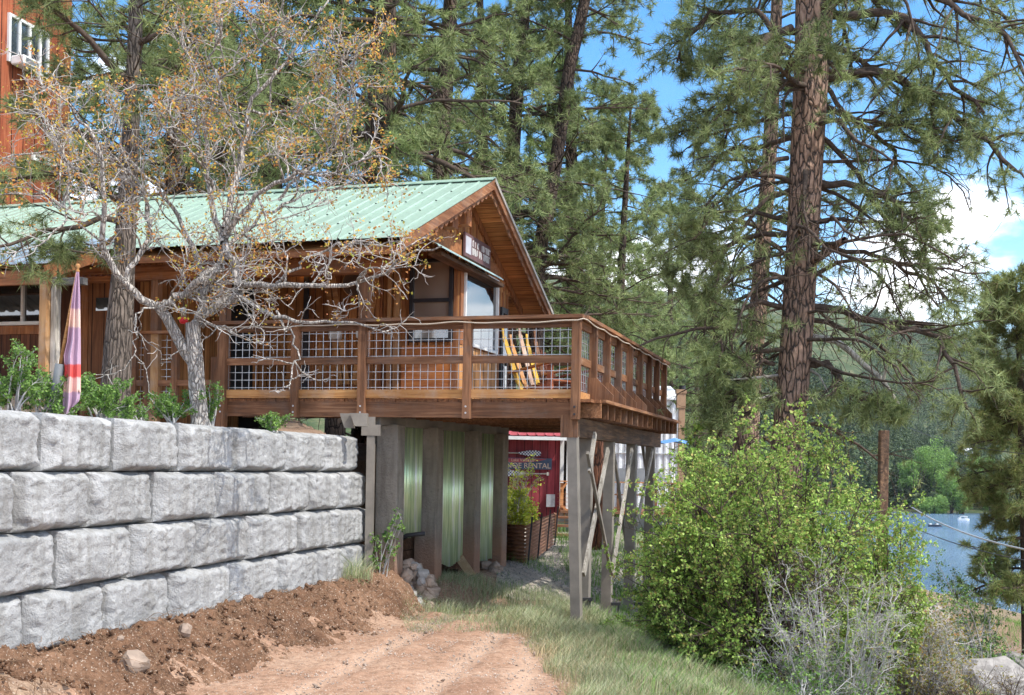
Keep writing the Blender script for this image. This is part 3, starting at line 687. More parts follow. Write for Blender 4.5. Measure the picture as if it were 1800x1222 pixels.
MB().box(-3.8, .06, yb_ - .06, yb_ + .09, ZT - .042, ZT - .001).obj('top_rail', M_rail, DK)
MB().box(-3.8, -.05, yb_ - .02, yb_ + .02, 3.17, 3.26).box(-3.8, -.05, yb_ - .02, yb_ + .02, ZF, ZF + .1).obj('middle_rail', M_rail, DK)
wires('x', yb_, -3.8, -.06, ZF + .1, ZT - .1).obj('wire_mesh', M_metal, DK)
# tall posts and braces below the side beam
def kz(px, py, lx): t, z = onX(K0, px, py, lx); return Vector((lx, t, z))
def worldk(lx, ly): return loc(K0, lx, ly)
def foot(lx, ly): x, y = worldk(lx, ly); return float(gh(x, y)) - .08
sup = [((1004, 753), (1016, 1096), -.07, .12), ((1024, 755), (1024, 1074), -.12, .17), ((1072, 760), (1071, 1095), -.11, .14), ((1111, 762), (1108, 1080), -.11, .15), ((1144, 764), (1138, 1048), -.11, .15)]
for a, b, lx, wd in sup:
    p = kz(*a, lx); q = kz(*b, lx); p.z = ZF - .46
    if a[0] == 1004: p.y = .0; q = Vector((lx + .09, .02, foot(lx, 0)))
    elif a[0] == 1024: p.y = .95; q = Vector((lx, .92, foot(lx, .92)))
    else: q.y = p.y - .0; q.z = foot(lx, q.y)
    o = MB().beam(q, p, wd, .14, (0, 1, 0)).obj('support_post', M_paint, DK)
for (a, b, lx, wd, mt) in (((1069, 790), (1026, 1010), .02, .09, M_grey), ((1033, 796), (1074, 1005), .06, .05, M_paint), ((1111, 790), (1076, 1010), .02, .085, M_grey), ((1147, 792), (1119, 922), .02, .085, M_grey), ((1080, 800), (1105, 990), -.24, .06, M_paint), ((1127, 770), (1140, 850), -.24, .08, M_paint), ((1046, 762), (1036, 830), .05, .08, M_grey)):
    MB().beam(kz(*b, lx), kz(*a, lx), wd, .035, (1, 0, 0)).obj('brace', mt, DK)
# cable stapled along the rail
cb = []
x = fx[0]
while x < .04: cb.append((x, -.168, ZT - .075 - .018 * abs(math.sin((x - fx[0]) * 1.9)) - .006 * math.sin(x * 9))); x += .06
o = MB().tube(cb + [(.075, -.165, ZT - .06), (.11, -.10, ZT - .07)] + [(.115, y, ZT - .08 - .02 * abs(math.sin(y * 3.8))) for y in np.arange(0, sy[-1], .08)], .009, 6)
cbl = o.obj('power_cable', M_rope, None, True); cbl.location = (K0[0], K0[1], 0); cbl.rotation_euler = (0, 0, -TH)
tag(cbl, 'thin pale cable running along the outside of the deck rail', 'cable')
# string-light bulb by the barn door
bx, bz = onT(E0, 536, 478, FWY - .12); bx_, by_ = loc(E0, bx, FWY - .15)
LB = empty('wall_lamp', (bx_, by_, bz), 'small glowing bulb lamp on the wall beside the golden barn door', 'lamp')
m = MT('lit_bulb', .3); m.b.inputs['Emission Color'].default_value = (1, .45, .12, 1); m.b.inputs['Emission Strength'].default_value = 3; m.col((1, .6, .3))
def ball(r, c=(0, 0, 0), sc3=(1, 1, 1), seg=12, rg=8):
    v = []; f = []
    for i_ in range(rg + 1):
        a = math.pi * i_ / rg
        for j in range(seg): b = 2 * math.pi * j / seg; v.append((c[0] + r * sc3[0] * math.sin(a) * math.cos(b), c[1] + r * sc3[1] * math.sin(a) * math.sin(b), c[2] + r * sc3[2] * math.cos(a)))
    for i_ in range(rg):
        for j in range(seg): f.append((i_ * seg + j, (i_ + 1) * seg + j, (i_ + 1) * seg + (j + 1) % seg, i_ * seg + (j + 1) % seg))
    return MB().add(v, f)
ball(.035, sc3=(1, 1, 1.5)).obj('bulb', m.m, LB, True); MB().tube([(0, 0, .05), (0, 0, .12), (0, .1, .14)], .02, 8).obj('socket', M_black, LB)
# skis, round plaque and boots on the porch wall
def ski_pair(pa, pb, label):
    a = onT(E0, *pa, FWY - .09); b = onT(E0, *pb, FWY - .09)
    wp = loc(E0, b[0], FWY - .09); T = empty('old_skis', (wp[0], wp[1], b[1]), label, 'skis', 'old wooden skis hung on the porch wall', rz=-TH)
    for s in (-.055, .055):
        dx = a[0] - b[0]; dz = a[1] - b[1]; pts = [Vector((s + dx * t, -.02 * (t > .9), dz * t)) for t in (0, .5, .93, 1)]
        mb = MB()
        for p, q, wd in zip(pts[:-1], pts[1:], (.085, .08, .06)): mb.beam(p, q, wd, .018, (0, 1, 0))
        mb.obj('ski', M_plank if False else M_gold, T)
    for t in (.42,): MB().box(dx * t - .09, dx * t + .09, -.16, -.02, dz * t - .06, dz * t + .1).obj('boot', plain('white_boot', (.62, .6, .56), .6), T, bevel=.02)
ski_pair((579, 476), (604, 676), 'brown wooden skis with white boots leaning left of the round plaque')
ski_pair((659, 470), (628, 676), 'brown wooden skis partly behind the porch post, right of the round plaque')
rx, rz = onT(E0, 624, 498, FWY - .05); wp = loc(E0, rx, FWY - .03)
PQ = empty('round_plaque', (wp[0], wp[1], rz), 'round dark wooden plaque with pale rim on the porch wall behind the post', 'plaque', rz=-TH)
MB().tube([(0, -.04, 0), (0, 0, 0)], .20, 40).obj('disc', plain('carved_wood', (.12, .075, .05), .7, 0, .6, 9), PQ)
MB().tube([(.205 * math.cos(a), -.03, .205 * math.sin(a)) for a in np.linspace(0, 2 * math.pi, 41)], .012, 6, False).obj('rim', M_gold, PQ)
# chairs on the deck
def adirondack(px, py, D, rot, label, skis, sc_=1):
    p = W(px, py, D); T = empty('deck_chair', (p.x, p.y, ZF), label, 'chair', 'low wooden armchairs on the deck', rz=rot)
    cols = [((.62, .38, .06), (.72, .5, .08))] if skis else []
    mred = M_redch
    for i_, s in enumerate(np.linspace(-.28, .28, 5) if skis else np.linspace(-.2, .2, 5)):
        hgt = (.98, .86, 1.06, .9, .98)[i_] if skis else .82 - .04 * abs(i_ - 2)
        mt = ([M_yel, M_gold, M_pale, M_yel, M_rail][i_]) if skis else mred
        pts = [Vector((-.18 - .36 * t, s * (1 + .25 * t), .22 + hgt * t * .98)) for t in np.linspace(0, 1, 7)]
        pts[-1] += Vector((.03, 0, .01)); pts[0] += Vector((.05, 0, 0))
        mb = MB(); wds = [.085] * 4 + [.075, .045]
        for a, b, wd in zip(pts[:-1], pts[1:], wds): mb.beam(a, b, wd, .015, (1, 0, 0))
        mb.obj('back_slat', mt, T)
    for i_ in range(6):
        x = -.2 + i_ * .105; MB().box(x, x + .09, -.27, .27, .26 + .022 * i_, .28 + .022 * i_).obj('seat_slat', mred, T)
    for s in (-1, 1):
        MB().beam((-.36, s * .33, .5), (.62, s * .33, .66), .10, .022, (0, 0, 1)).obj('armrest', mred if not skis else M_gold, T)
        MB().box(.34, .42, s * .30 - .02, s * .30 + .02, 0, .58).obj('leg', mred, T)
        MB().beam((.4, s * .27, .32), (-.5, s * .27, .05), .03, .11, (0, 0, 1)).obj('leg', mred, T)
    return T
M_redch = wood('red_brown_chair_wood', (.18, .05, .025), (.36, .11, .05), (.46, .18, .08), 'x')
M_yel = wood('yellow_ski_wood', (.50, .28, .04), (.68, .42, .06), (.75, .52, .12), 'z'); M_pale = wood('pale_ski_wood', (.4, .2, .12), (.6, .42, .3), (.72, .6, .5), 'z')
adirondack(955, 720, 16.6, -.75, 'armchair with a tall back of yellow and brown skis behind the mesh railing', True)
adirondack(1000, 716, 18.2, -.5, 'plain red-brown armchair behind the ski-backed one by the corner post', False)
# ---------------------------------------------------------------- gate and short fence left of the deck
GT = empty('porch_gate', (*loc(E0, -5.2, .55), 2.25), 'low brown timber gate with wire mesh between the pine and the crooked oak', 'gate', rz=-TH)
def gl(px, py=600, t=.53): return onT(E0, px, py, t)
gx_, gy_ = -5.2, .55
mb = MB()
for a, b, z0, z1, mt, nm in ((226, 240, 2.25, 3.62, M_post, 'gate_post'), (254, 266, 2.25, 3.62, M_post, 'gate_post'), (266, 279, 2.25, 3.62, M_lit, 'gate_post'), (302, 312, 2.25, 3.62, M_post, 'gate_post'), (372, 385, 2.25, 3.3, M_post, 'gate_post')):
    x0 = gl(a)[0] - gx_; x1 = gl(b)[0] - gx_
    MB().box(x0, x1, -.03, .05, z0 - 2.25, z1 - 2.25).obj(nm, mt, GT)
xa, xb = gl(226)[0] - gx_, gl(386)[0] - gx_
MB().box(xa, gl(312)[0] - gx_, -.06, .07, 1.37, 1.41).obj('top_rail', M_trimx, GT)
MB().box(xa, xb, -.02, .03, .66, .74).obj('middle_rail', M_rail, GT); MB().box(xa, xb, -.04, .06, .26, .36).obj('bottom_rail', M_rail, GT)
wires('x', .055, xa, gl(305)[0] - gx_, .36, 1.36).obj('wire_mesh', M_metal, GT)
# ---------------------------------------------------------------- concrete pillars, panels, beam under the deck
def linept(px, off=0):
    r, _ = ray(px, 900); y = 8.25 / (.436 - r); return Vector((r * y, y, 0)) + Vector((-.917, .40, 0)) * off
names = ['leftmost, widest and lightest concrete pillar under the deck, next to the block wall', 'second dark concrete pillar under the deck, right of the stacked stones', 'third concrete pillar under the deck, behind the leaning plank', 'rightmost and farthest concrete pillar under the deck beside the rusty planter']
for (px, wd), lb in zip(((684, .31), (753, .33), (823, .31), (874, .25)), names):
    p = linept(px); g = float(gh(p.x + .3, p.y - .3))
    o = MB().box(-wd / 2, wd / 2, -.11, .13, -.05, 2.47 - g).obj('concrete_pillar', M_pillar, bevel=.012)
    o.location = (p.x, p.y, g - .05); o.rotation_euler = (0, 0, -TH - .05); tag(o, lb, 'pillar', 'concrete pillars under the deck')
p = linept(656, .05)
o = MB().box(-.05, .05, -.05, .05, 0, 2.5).box(-.12, .12, -.06, .06, 2.26, 2.4).obj('steel_column', M_paint); o.location = (p.x, p.y, .0); tag(o, 'slim grey-brown steel column at the end of the block wall', 'column')
p = linept(632, .1)
o = MB().prism([(-.02, .16), (.2, .16), (.2, -.0), (.05, 0)], 1, -.06, .06).prism([(-.02, .16), (-.16, .16), (-.10, -.02), (.02, -.02)], 1, .07, .17).obj('steel_bracket', M_paint); o.location = (p.x + .0, p.y - .25, 2.36); tag(o, 'short stepped grey steel bracket under the rim of the deck above the block wall', 'bracket')
a = linept(668, .0); b = linept(892, .0)
o = MB().beam((0, 0, 0), b - a, .1, .13).obj('steel_beam', M_paint); o.location = (a.x - .05, a.y - .06, 2.465); tag(o, 'grey-brown steel beam lying along the tops of the concrete pillars', 'beam')
M_galv = MT('corrugated_galvanised', .22, .92, .5); n1 = M_galv.noise(1.4, scale=(1, 1, .3), det=5); M_galv.b.inputs['Metallic'].default_value = .55; M_galv.b.inputs['Roughness'].default_value = .38; M_galv.col(M_galv.ramp(M_galv.noise(2.2, scale=(9, 9, .35), det=6, rough=.65), [(.34, (.46, .52, .46)), (.44, (.46, .60, .34)), (.54, (.70, .82, .52)), (.64, (.80, .86, .82))])).bump(M_galv.noise(6, scale=(1, 1, .15), det=4), .2, .01)  # green and pale streaks in the base colour imitate reflected greenery
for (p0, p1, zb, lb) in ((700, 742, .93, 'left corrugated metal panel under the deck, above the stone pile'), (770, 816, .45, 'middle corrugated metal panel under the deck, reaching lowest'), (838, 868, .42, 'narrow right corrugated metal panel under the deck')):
    a = linept(p0, .02); b = linept(p1, .02); n = 26; v = []; L = (b - a).length
    for i_ in range(n * 4 + 1):
        t = i_ / (n * 4); q = (b - a) * t; nrm = Vector((.917, -.40, 0)) * (.012 * math.cos(t * L / .076 * 2 * math.pi))
        v += [(q.x + nrm.x, q.y + nrm.y, zb + .03 * math.sin(t * 9)), (q.x + nrm.x, q.y + nrm.y, 2.43)]
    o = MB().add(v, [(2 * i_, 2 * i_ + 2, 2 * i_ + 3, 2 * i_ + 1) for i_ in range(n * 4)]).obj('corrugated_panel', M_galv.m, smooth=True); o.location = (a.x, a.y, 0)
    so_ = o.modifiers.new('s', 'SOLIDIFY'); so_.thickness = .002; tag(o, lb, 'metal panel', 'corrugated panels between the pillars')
a = linept(690, .42); b = linept(880, .42); mb = MB()
for i_ in range(5): mb.beam(Vector((0, 0, .08 + .2 * i_)), (b - a) + Vector((0, 0, .08 + .2 * i_)), .06, .19)
o = mb.obj('timber_crib_wall', wood('old_crib_wood', (.06, .035, .022), (.14, .075, .045), (.24, .13, .08), 'x')); o.location = (a.x, a.y, .1); tag(o, 'dark stacked timber wall low behind the pillars', 'timber wall')
for (pa, pb, lb) in (((800, 970), (829, 1048), 'long pale plank leaning against the third pillar'), ((783, 1008), (805, 1046), 'short dark plank lying against the pillar base left of the long plank')):
    p = linept(815, -.30); D = p.y; A = W(*pa, D + .25); Bq = W(*pb, D - .25); Bq.z = float(gh(Bq.x, Bq.y)) + .02
    o = MB().beam(Vector((0, 0, 0)), A - Bq, .13, .035, (0, -1, .2)).obj('leaning_plank', M_plank if 'pale' in lb else M_beam); o.location = Bq; tag(o, lb, 'plank')
p = W(700, 950, 15.55)
o = MB().tube([(0, 0, 0), (.12, -.02, .07), (.26, -.04, .09), (.36, -.05, .1)], .03, 10).obj('drain_pipe', M_black, smooth=True); o.location = p; tag(o, 'black drain pipe end poking out above the stone pile', 'pipe')
# stones
def stone(c, r, mat_, parent=None, seed=0, sq=(1, 1, 1)):
    v = []; f = []; seg, rg = 11, 8; q = Vector((seed * 3.1, seed * 1.7, seed)); rot = Matrix.Rotation(seed * 2.3, 3, 'Z') @ Matrix.Rotation(seed * .7, 3, 'X')
    for i_ in range(rg + 1):
        a = math.pi * i_ / rg
        for j in range(seg):
            b = 2 * math.pi * j / seg; d = Vector((math.sin(a) * math.cos(b), math.sin(a) * math.sin(b), math.cos(a)))
            k = max(abs(d.x), abs(d.y), abs(d.z)); rr = r * (.35 + .65 / (k + .2)) * (1 + .22 * mnoise.noise(d * 1.5 + q) + .14 * mnoise.noise(d * 3.2 + q)) * .82
            e = rot @ Vector((d.x * rr * sq[0], d.y * rr * sq[1], d.z * rr * sq[2])); v.append(e)
    for i_ in range(rg):
        for j in range(seg): f.append((i_ * seg + j, (i_ + 1) * seg + j, (i_ + 1) * seg + (j + 1) % seg, i_ * seg + (j + 1) % seg))
    o = MB().add(v, f).obj('stone', mat_, parent, False); o.location = c; return o
SP = [(700, 771, 985, 1075, 15.1, 30, 'stone pile stacked between the first two concrete pillars'), (845, 884, 985, 1040, 17.6, 16, 'smaller stone pile between the third and last concrete pillars')]
for x0, x1, y0, y1, D, n, lb in SP:
    c = W((x0 + x1) / 2, y1, D); T = empty('stone_pile', (c.x, c.y, float(gh(c.x, c.y))), lb, 'stone pile')
    for i_ in range(n):
        row = i_ / n; py = y1 - 6 - (y1 - y0 - 12) * row; wx = 1 - .45 * row
        px = x0 + (x1 - x0) * (.5 + (rnd.random() - .5) * .95 * wx) - 8 * row * (n > 20)
        p = W(px, py, D + .35 * row + rnd.uniform(-.05, .1)); stone(p - T.location, rnd.uniform(.08, .15), M_rockg if rnd.random() < .3 else M_rock, T, i_ + 3, (1.2, 1, .75))
for i_, (px, py, D, r, lb) in enumerate(((157, 1160, 8.9, .06, 'pale rounded stone in the red bank near the left edge'), (325, 1108, 10.2, .085, 'squarish pinkish stone sticking out of the red bank under the block wall'), (235, 1165, 9.2, .13, 'wide grey-brown stone at the foot of the red bank'), (212, 1122, 9.1, .03, 'tiny round pebble resting high on the red bank'), (30, 1185, 8.2, .14, 'orange-brown boulder half buried at the left end of the red bank'), (640, 1046, 14.6, .15, 'smooth red boulder at the end of the red bank below the last block'))):
    p = W(px, py, D); o = stone(p, r, M_bank if 'red boulder' in lb or 'orange' in lb else M_rock, None, i_ + 60, (1.2, 1, .8)); o.name = 'rock'; tag(o, lb, 'rock')
for i_, (px, py, D, r, lb) in enumerate(((1628, 1172, 24.5, .35, 'pinkish boulder at the head of the low gravel path'), (1652, 1180, 23.5, .28, 'cream boulder beside the low gravel path'), (1750, 1195, 22.5, .65, 'large grey slab of rock at the right edge of the gravel path'), (1773, 1178, 25, .5, 'grey rock behind the large slab at the right edge'))):
    p = W(px, py, D); o = stone(p, r, M_rockg if 'grey' in lb else M_rock, None, i_ + 80, (1.3, 1, .55)); o.name = 'rock'; tag(o, lb, 'rock')
for i_, (px, py, D, lb) in enumerate(((1037, 1078, 15.0, 'small black solar path light nearest the corner posts'), (1087, 1062, 16.4, 'small black path light between the middle deck posts'), (1126, 1052, 17.5, 'small black path light beside the far deck post'))):
    p = W(px, py, D); g = float(gh(p.x, p.y)); T = empty('path_light', (p.x, p.y, g), lb, 'path light', 'path lights under the deck edge')
    MB().tube([(0, 0, 0), (0, 0, .28)], .012, 6).obj('stake', M_black, T); MB().box(-.10, .03, -.04, .04, .27, .31).obj('lamp_head', M_black, T)
# ---------------------------------------------------------------- red rental shed behind, its sign and paddles
def S(px, py, D): p = W(px, py, D); return p.x, p.z
SD = 30.0
sx1, szt = S(985, 766, SD); sx0, _ = S(868, 766, SD); _, szb = S(930, 908, SD)
SH = empty('rental_shed', (sx0 + 1, SD, szb), 'dark red board shed with red metal roof seen under the deck', 'shed')
M_shed = wood('red_shed_boards', (.17, .025, .032), (.30, .045, .055), (.36, .07, .08), 'z', 'X', .2)
o_ = SH.location; HS = szt - szb
MB().box(sx0 - o_.x, sx1 - o_.x, 0, 3.5, 0, HS).obj('wall', M_shed, SH)
mb = slope_sheet(sx0 - .4 - o_.x, sx1 + .22 - o_.x, -.45, HS - .02, 1.6, HS + .75, .23, .022, .03)
m2 = slope_sheet(sx0 - .4 - o_.x, sx1 + .22 - o_.x, 1.6, HS + .75, 3.9, HS - .1); mb.add(m2.v, m2.f)
mb.obj('roof', sheet('red_roof_metal', (.42, .09, .11), 0, .23, .4, .1), SH)
MB().box(sx0 - .4 - o_.x, sx1 + .2 - o_.x, -.44, -.40, HS - .13, HS - .04).obj('fascia', M_white, SH)
MB().box(sx1 + .002 - o_.x, sx1 + .10 - o_.x, -.06, .06, 0, HS).obj('corner_trim', M_white, SH)
MB().box(sx1 + .16 - o_.x, sx1 + .28 - o_.x, -.35, -.22, 0, HS - .05).beam((sx1 + .22 - o_.x, -.28, HS - .6), (sx1 + .55 - o_.x, -.28, HS - .1), .08, .08).obj('porch_post', M_white, SH)
ex, ez = S(967, 880, SD); MB().box(ex - .1 - o_.x, ex + .12 - o_.x, -.12, -.002, ez - .16 - szb, ez + .16 - szb).obj('meter_box', M_metal, SH)
ax_, az_ = S(970, 806, SD); bx2, bz2 = S(870, 824, SD)
SN = empty('rental_sign', ((ax_ + bx2) / 2, SD - .03, bz2 - .0), 'blue and red CANOE RENTAL board on the red shed wall', 'sign')
hw = (ax_ - bx2) / 2; hh = az_ - bz2
MB().box(-hw, hw, -.03, 0, 0, hh).obj('board', plain('slate_blue_board', (.06, .085, .13), .6), SN)
MB().prism([(-hw + .02, hh - .015), (hw - .12, hh - .015), (hw - .35, hh * .72), (0, hh * .60), (-hw + .02, hh * .60)], 1, -.036, -.031).obj('red_band', plain('band_red', (.33, .07, .08), .6), SN)
M_tan = plain('tan_lettering', (.6, .45, .33), .6)
text('Lake Vallecito', .105, M_tan, SN, (-.02, -.04, hh * .79), (math.pi / 2, 0, 0))
text('CANOE RENTAL', .19, M_tan, SN, (-.0, -.034, hh * .31), (math.pi / 2, 0, 0), sx=1.0)
M_chk = MT('checkered_paddle', .5); ck = M_chk.n('ShaderNodeTexChecker'); ck.inputs['Scale'].default_value = 26; ck.inputs['Color1'].default_value = (.03, .035, .06, 1); ck.inputs['Color2'].default_value = (.6, .62, .66, 1)
M_chk.l(M_chk.co(), ck.inputs['Vector']); M_chk.col(ck.outputs['Color'])
for (pb, ph, lb) in (((935, 797), (872, 797), 'upper wall paddle with its checkered blade on the right'), ((896, 832), (963, 832), 'lower wall paddle with its grey handle end on the right')):
    b_ = S(*pb, SD); h_ = S(*ph, SD); T = empty('paddle', (b_[0], SD - .06, b_[1]), lb, 'paddle', 'paddles on the red shed'); s = 1 if h_[0] < b_[0] else -1
    pts = [(s * .24, .0), (s * .21, .055), (s * .12, .075), (-s * .1, .07), (-s * .35, .02), (-s * .35, -.02), (-s * .1, -.07), (s * .12, -.075), (s * .21, -.055)]
    if s < 0: pts = pts[::-1]
    MB().prism(pts, 1, -.012, .012).obj('blade', M_chk.m, T)
    L = h_[0] - b_[0]; MB().tube([(-s * .34, 0, 0), (L, 0, 0)], .018, 8).box(min(L, L + s * .0) - .03, L + .03, -.02, .02, -.045, .045).obj('handle', M_grey, T)
# steps and timber terrace of the shed
ST = empty('timber_steps', (*S(988, 950, 27.5)[:1], 27.5, .25), 'low brown timber steps up to the terrace beside the red shed', 'steps')
for i_, (py, D) in enumerate(((942, 27.0), (926, 27.3), (911, 27.6))):
    xA, z_ = S(974, py, D); xB, _ = S(1030, py, D); MB().box(xA - ST.location.x, xB - ST.location.x, D - 27.5 - .12, D - 27.5 + .2, z_ - .25, z_ - .20).obj('tread', M_rail, ST)
MB().box(xA - ST.location.x, xA + .06 - ST.location.x, -.5, .5, -.2, .55).obj('stringer', M_rail, ST)
TR = empty('timber_terrace', (2.4, 29, .3), 'brown timber terrace with railings in front of the white metal building', 'terrace')
def tb(px0, px1, py0, py1, D, th, nm, mt):
    x0, z1 = S(px0, py0, D); x1, z0 = S(px1, py1, D)
    return MB().box(x0 - 2.4, x1 - 2.4, D - 29, D - 29 + th, z0 - .3, z1 - .3).obj(nm, mt, TR)
M_or = wood('orange_frame_wood', (.4, .15, .05), (.58, .25, .09), (.68, .34, .14), 'x')
M_cor = sheet('corrugated_skirt', (.3, .32, .34), 0, .1)
tb(985, 1200, 897, 906, 28.6, 3.2, 'terrace_floor', M_rail); tb(978, 1200, 907, 950, 29.2, .02, 'skirt', M_cor)
tb(985, 1200, 845, 851, 28.7, .1, 'top_rail', M_or)
for px in (985, 1006, 1060, 1085, 1110, 1150, 1180, 1198): tb(px, px + 5, 849, 900, 28.75, .1, 'rail_post', M_or if px < 1010 else M_rail)
tb(1060, 1200, 868, 873, 28.72, .04, 'middle_rail', M_rail)
for (a, b) in (((987, 862), (996, 849)), ((987, 888), (999, 900)), ((1007, 888), (1000, 900))):
    A = S(*a, 28.7); Bq = S(*b, 28.7); MB().beam((A[0] - 2.4, -.3, A[1] - .3), (Bq[0] - 2.4, -.3, Bq[1] - .3), .05, .06, (0, 1, 0)).obj('corner_brace', M_or, TR)
wx, wz = S(1015, 885, 28.9); wires('x', 0, -.5, .5, -.1, .7, .005, .14).obj('wire_mesh', M_or, TR).location = (wx - 2.4, -.1, wz - .7)
# white metal building
WD = 36; wx0, wzt_ = S(1036, 698, WD); wx1_, wzb_ = S(1197, 905, WD)
WB = empty('metal_building', (wx0, WD, wzb_), 'white corrugated metal building beyond the deck legs', 'building')
h_ = wzt_ - wzb_; L = wx1_ - wx0
M_wcor = sheet('white_corrugated', (.72, .74, .76), 0, .2, .45, .1)
mb = MB(); xs_ = np.arange(0, L, .05)
v = []; 
for x in xs_: v += [(x, .02 * math.sin(x * 31), 0), (x, .02 * math.sin(x * 31), h_ - (.5 if x > L - .6 else 0) * ((x - L + .6) / .6) ** 2)]
MB().add(v, [(2 * i_, 2 * i_ + 2, 2 * i_ + 3, 2 * i_ + 1) for i_ in range(len(xs_) - 1)]).obj('front_wall', M_wcor, WB)
MB().box(0, L - .01, .05, 6, 0, h_ - .5).obj('wall', M_wcor, WB); MB().prism([(-.1, h_), (-.1, h_ - .05), (3, h_ + .5), (6.2, h_ - .1), (6.2, h_), (3, h_ + .6)], 0, 0, L).obj('roof', M_wcor, WB)
MB().box(0, L, -.05, .0, h_ * .52, h_ * .52 + .02).obj('seam', M_metal, WB)
cx, ct = S(1199, 685, 35); _, cb_ = S(1199, 905, 35)
PL = empty('chimney_post', (cx, 35, cb_), 'tall tan boxed wooden chimney post at the end of the white building', 'post')
MB().box(-.09, .09, -.09, .09, 0, ct - cb_ - .55).box(-.16, .1, -.12, .12, ct - cb_ - .549, ct - cb_ - .12).box(-.19, .12, -.14, .14, ct - cb_ - .119, ct - cb_).obj('post', plain('tan_boxing', (.36, .23, .14), .7), PL)
MB().tube([(0, 0, ct - cb_), (0, 0, ct - cb_ + .12)], .1, 12).obj('cap', M_black, PL)
ux, uz = S(1186, 774, 30); ug = float(gh(ux, 30))
UM = empty('patio_umbrella', (ux, 30, ug), 'open blue patio umbrella in front of the white building', 'umbrella')
v = [(0, 0, 0)] + [(.42 * math.cos(a), .42 * math.sin(a), -.13 + .03 * math.cos(4 * a)) for a in np.linspace(0, 2 * math.pi, 17)[:-1]]
o = MB().add(v, [(0, i_ + 1, (i_ + 1) % 16 + 1) for i_ in range(16)]).obj('canopy', plain('blue_canvas', (.10, .24, .5), .7, 0, .1), UM); o.location.z = uz - ug + .06
MB().tube([(0, 0, 0), (0, 0, uz - ug)], .02, 8).obj('pole', M_white, UM)
tx, tz = S(1046, 980, 24.5); tg = float(gh(tx, 24.5))
o = MB().tube([(0, 0, -.2), (.02, 0, 1.2), (0, 0, 2.72)], [.16, .15, .14], 14).obj('log_post', barkm('log_bark', (.17, .075, .045), (.03, .02, .016), 12, .2, .02), None, True); o.location = (tx, 24.5, tg); tag(o, 'dark reddish log post standing behind the first deck legs', 'post')
# parked dark windscreened vehicle behind the terrace rail: grey tarp-like shape
gx2, gz2 = S(1118, 846, 31.5)
gl_ = MB().prism([(-.75, 0), (-.45, .36), (.55, .38), (.85, .0)], 1, 0, 1.2).obj('glass_canopy', glass('grey_canopy', (.16, .18, .2), .2)); gl_.location = (gx2, 31.5, gz2 - .02); tag(gl_, 'grey glazed canopy hood behind the terrace rail', 'canopy')
for i_, px in enumerate((1092, 1155)):
    x_, z_ = S(px, 950, 30); 
p = W(1554, 744, 16.0); pg = float(gh(p.x, 16.0))
o = MB().box(-.06, .06, -.06, .06, 0, p.z - pg - .1).obj('timber_post', M_beam, bevel=.01); o.location = (p.x, 16.0, pg); tag(o, 'square reddish timber post standing in the shrub right of the big pine', 'post')
# rusty corrugated planter
PLT = empty('rusty_planter', (*W(918, 1010, 19.5).xy, .25), 'low planter walls of rusty corrugated metal with black stakes', 'planter')
M_rust = plain('rusty_metal', (.33, .17, .10), .75, .3, .5, 7)
def corr(a, b, h):
    v = []; n = 80
    for i_ in range(n + 1):
        z = h * i_ / n; dd = .028 * math.cos(i_ / n * 11 * 2 * math.pi)
        nn = Vector((b.y - a.y, -(b.x - a.x), 0)).normalized() * dd
        v += [Vector((a.x, a.y, z + 0)) + nn, Vector((b.x, b.y, z + 0)) + nn]
    return MB().add(v, [(2 * i_, 2 * i_ + 1, 2 * i_ + 3, 2 * i_ + 2) for i_ in range(n)])
pA = W(886, 1000, 19.6); pB = W(922, 1010, 19.3); pC = W(972, 985, 25.0); q = PLT.location
for a, b in ((pA, pB), (pB, pC)):
    a = Vector((a.x - q.x, a.y - q.y, 0)); b = Vector((b.x - q.x, b.y - q.y, 0)); o = corr(a, b, .68); o = o.obj('metal_side', M_rust, PLT, True); s_m = o.modifiers.new('s', 'SOLIDIFY'); s_m.thickness = .003
for t in (0, .3, .62, .95):
    p = Vector((pB.x - q.x, pB.y - q.y, 0)).lerp(Vector((pC.x - q.x, pC.y - q.y, 0)), t) + Vector((.05, -.05, 0)); MB().beam(p, p + Vector((.06, 0, .82)), .03, .03, (0, 1, 0)).obj('stake', M_black, PLT)
for i_, (px, py, D, r) in enumerate(((1012, 985, 24, .12), (1022, 992, 23.5, .16), (1045, 990, 23.2, .13), (1050, 1000, 22.8, .1))):
    p = W(px, py, D); o = stone(p, r, M_rockg if i_ % 2 else M_rock, None, i_ + 120, (1.3, 1, .8)); o.name = 'rock'
    tag(o, ('small reddish stone leftmost of four behind the deck legs', 'grey stone second from left behind the deck legs', 'brownish stone beside the log post foot', 'small grey stone rightmost near the log post foot')[i_], 'rock')
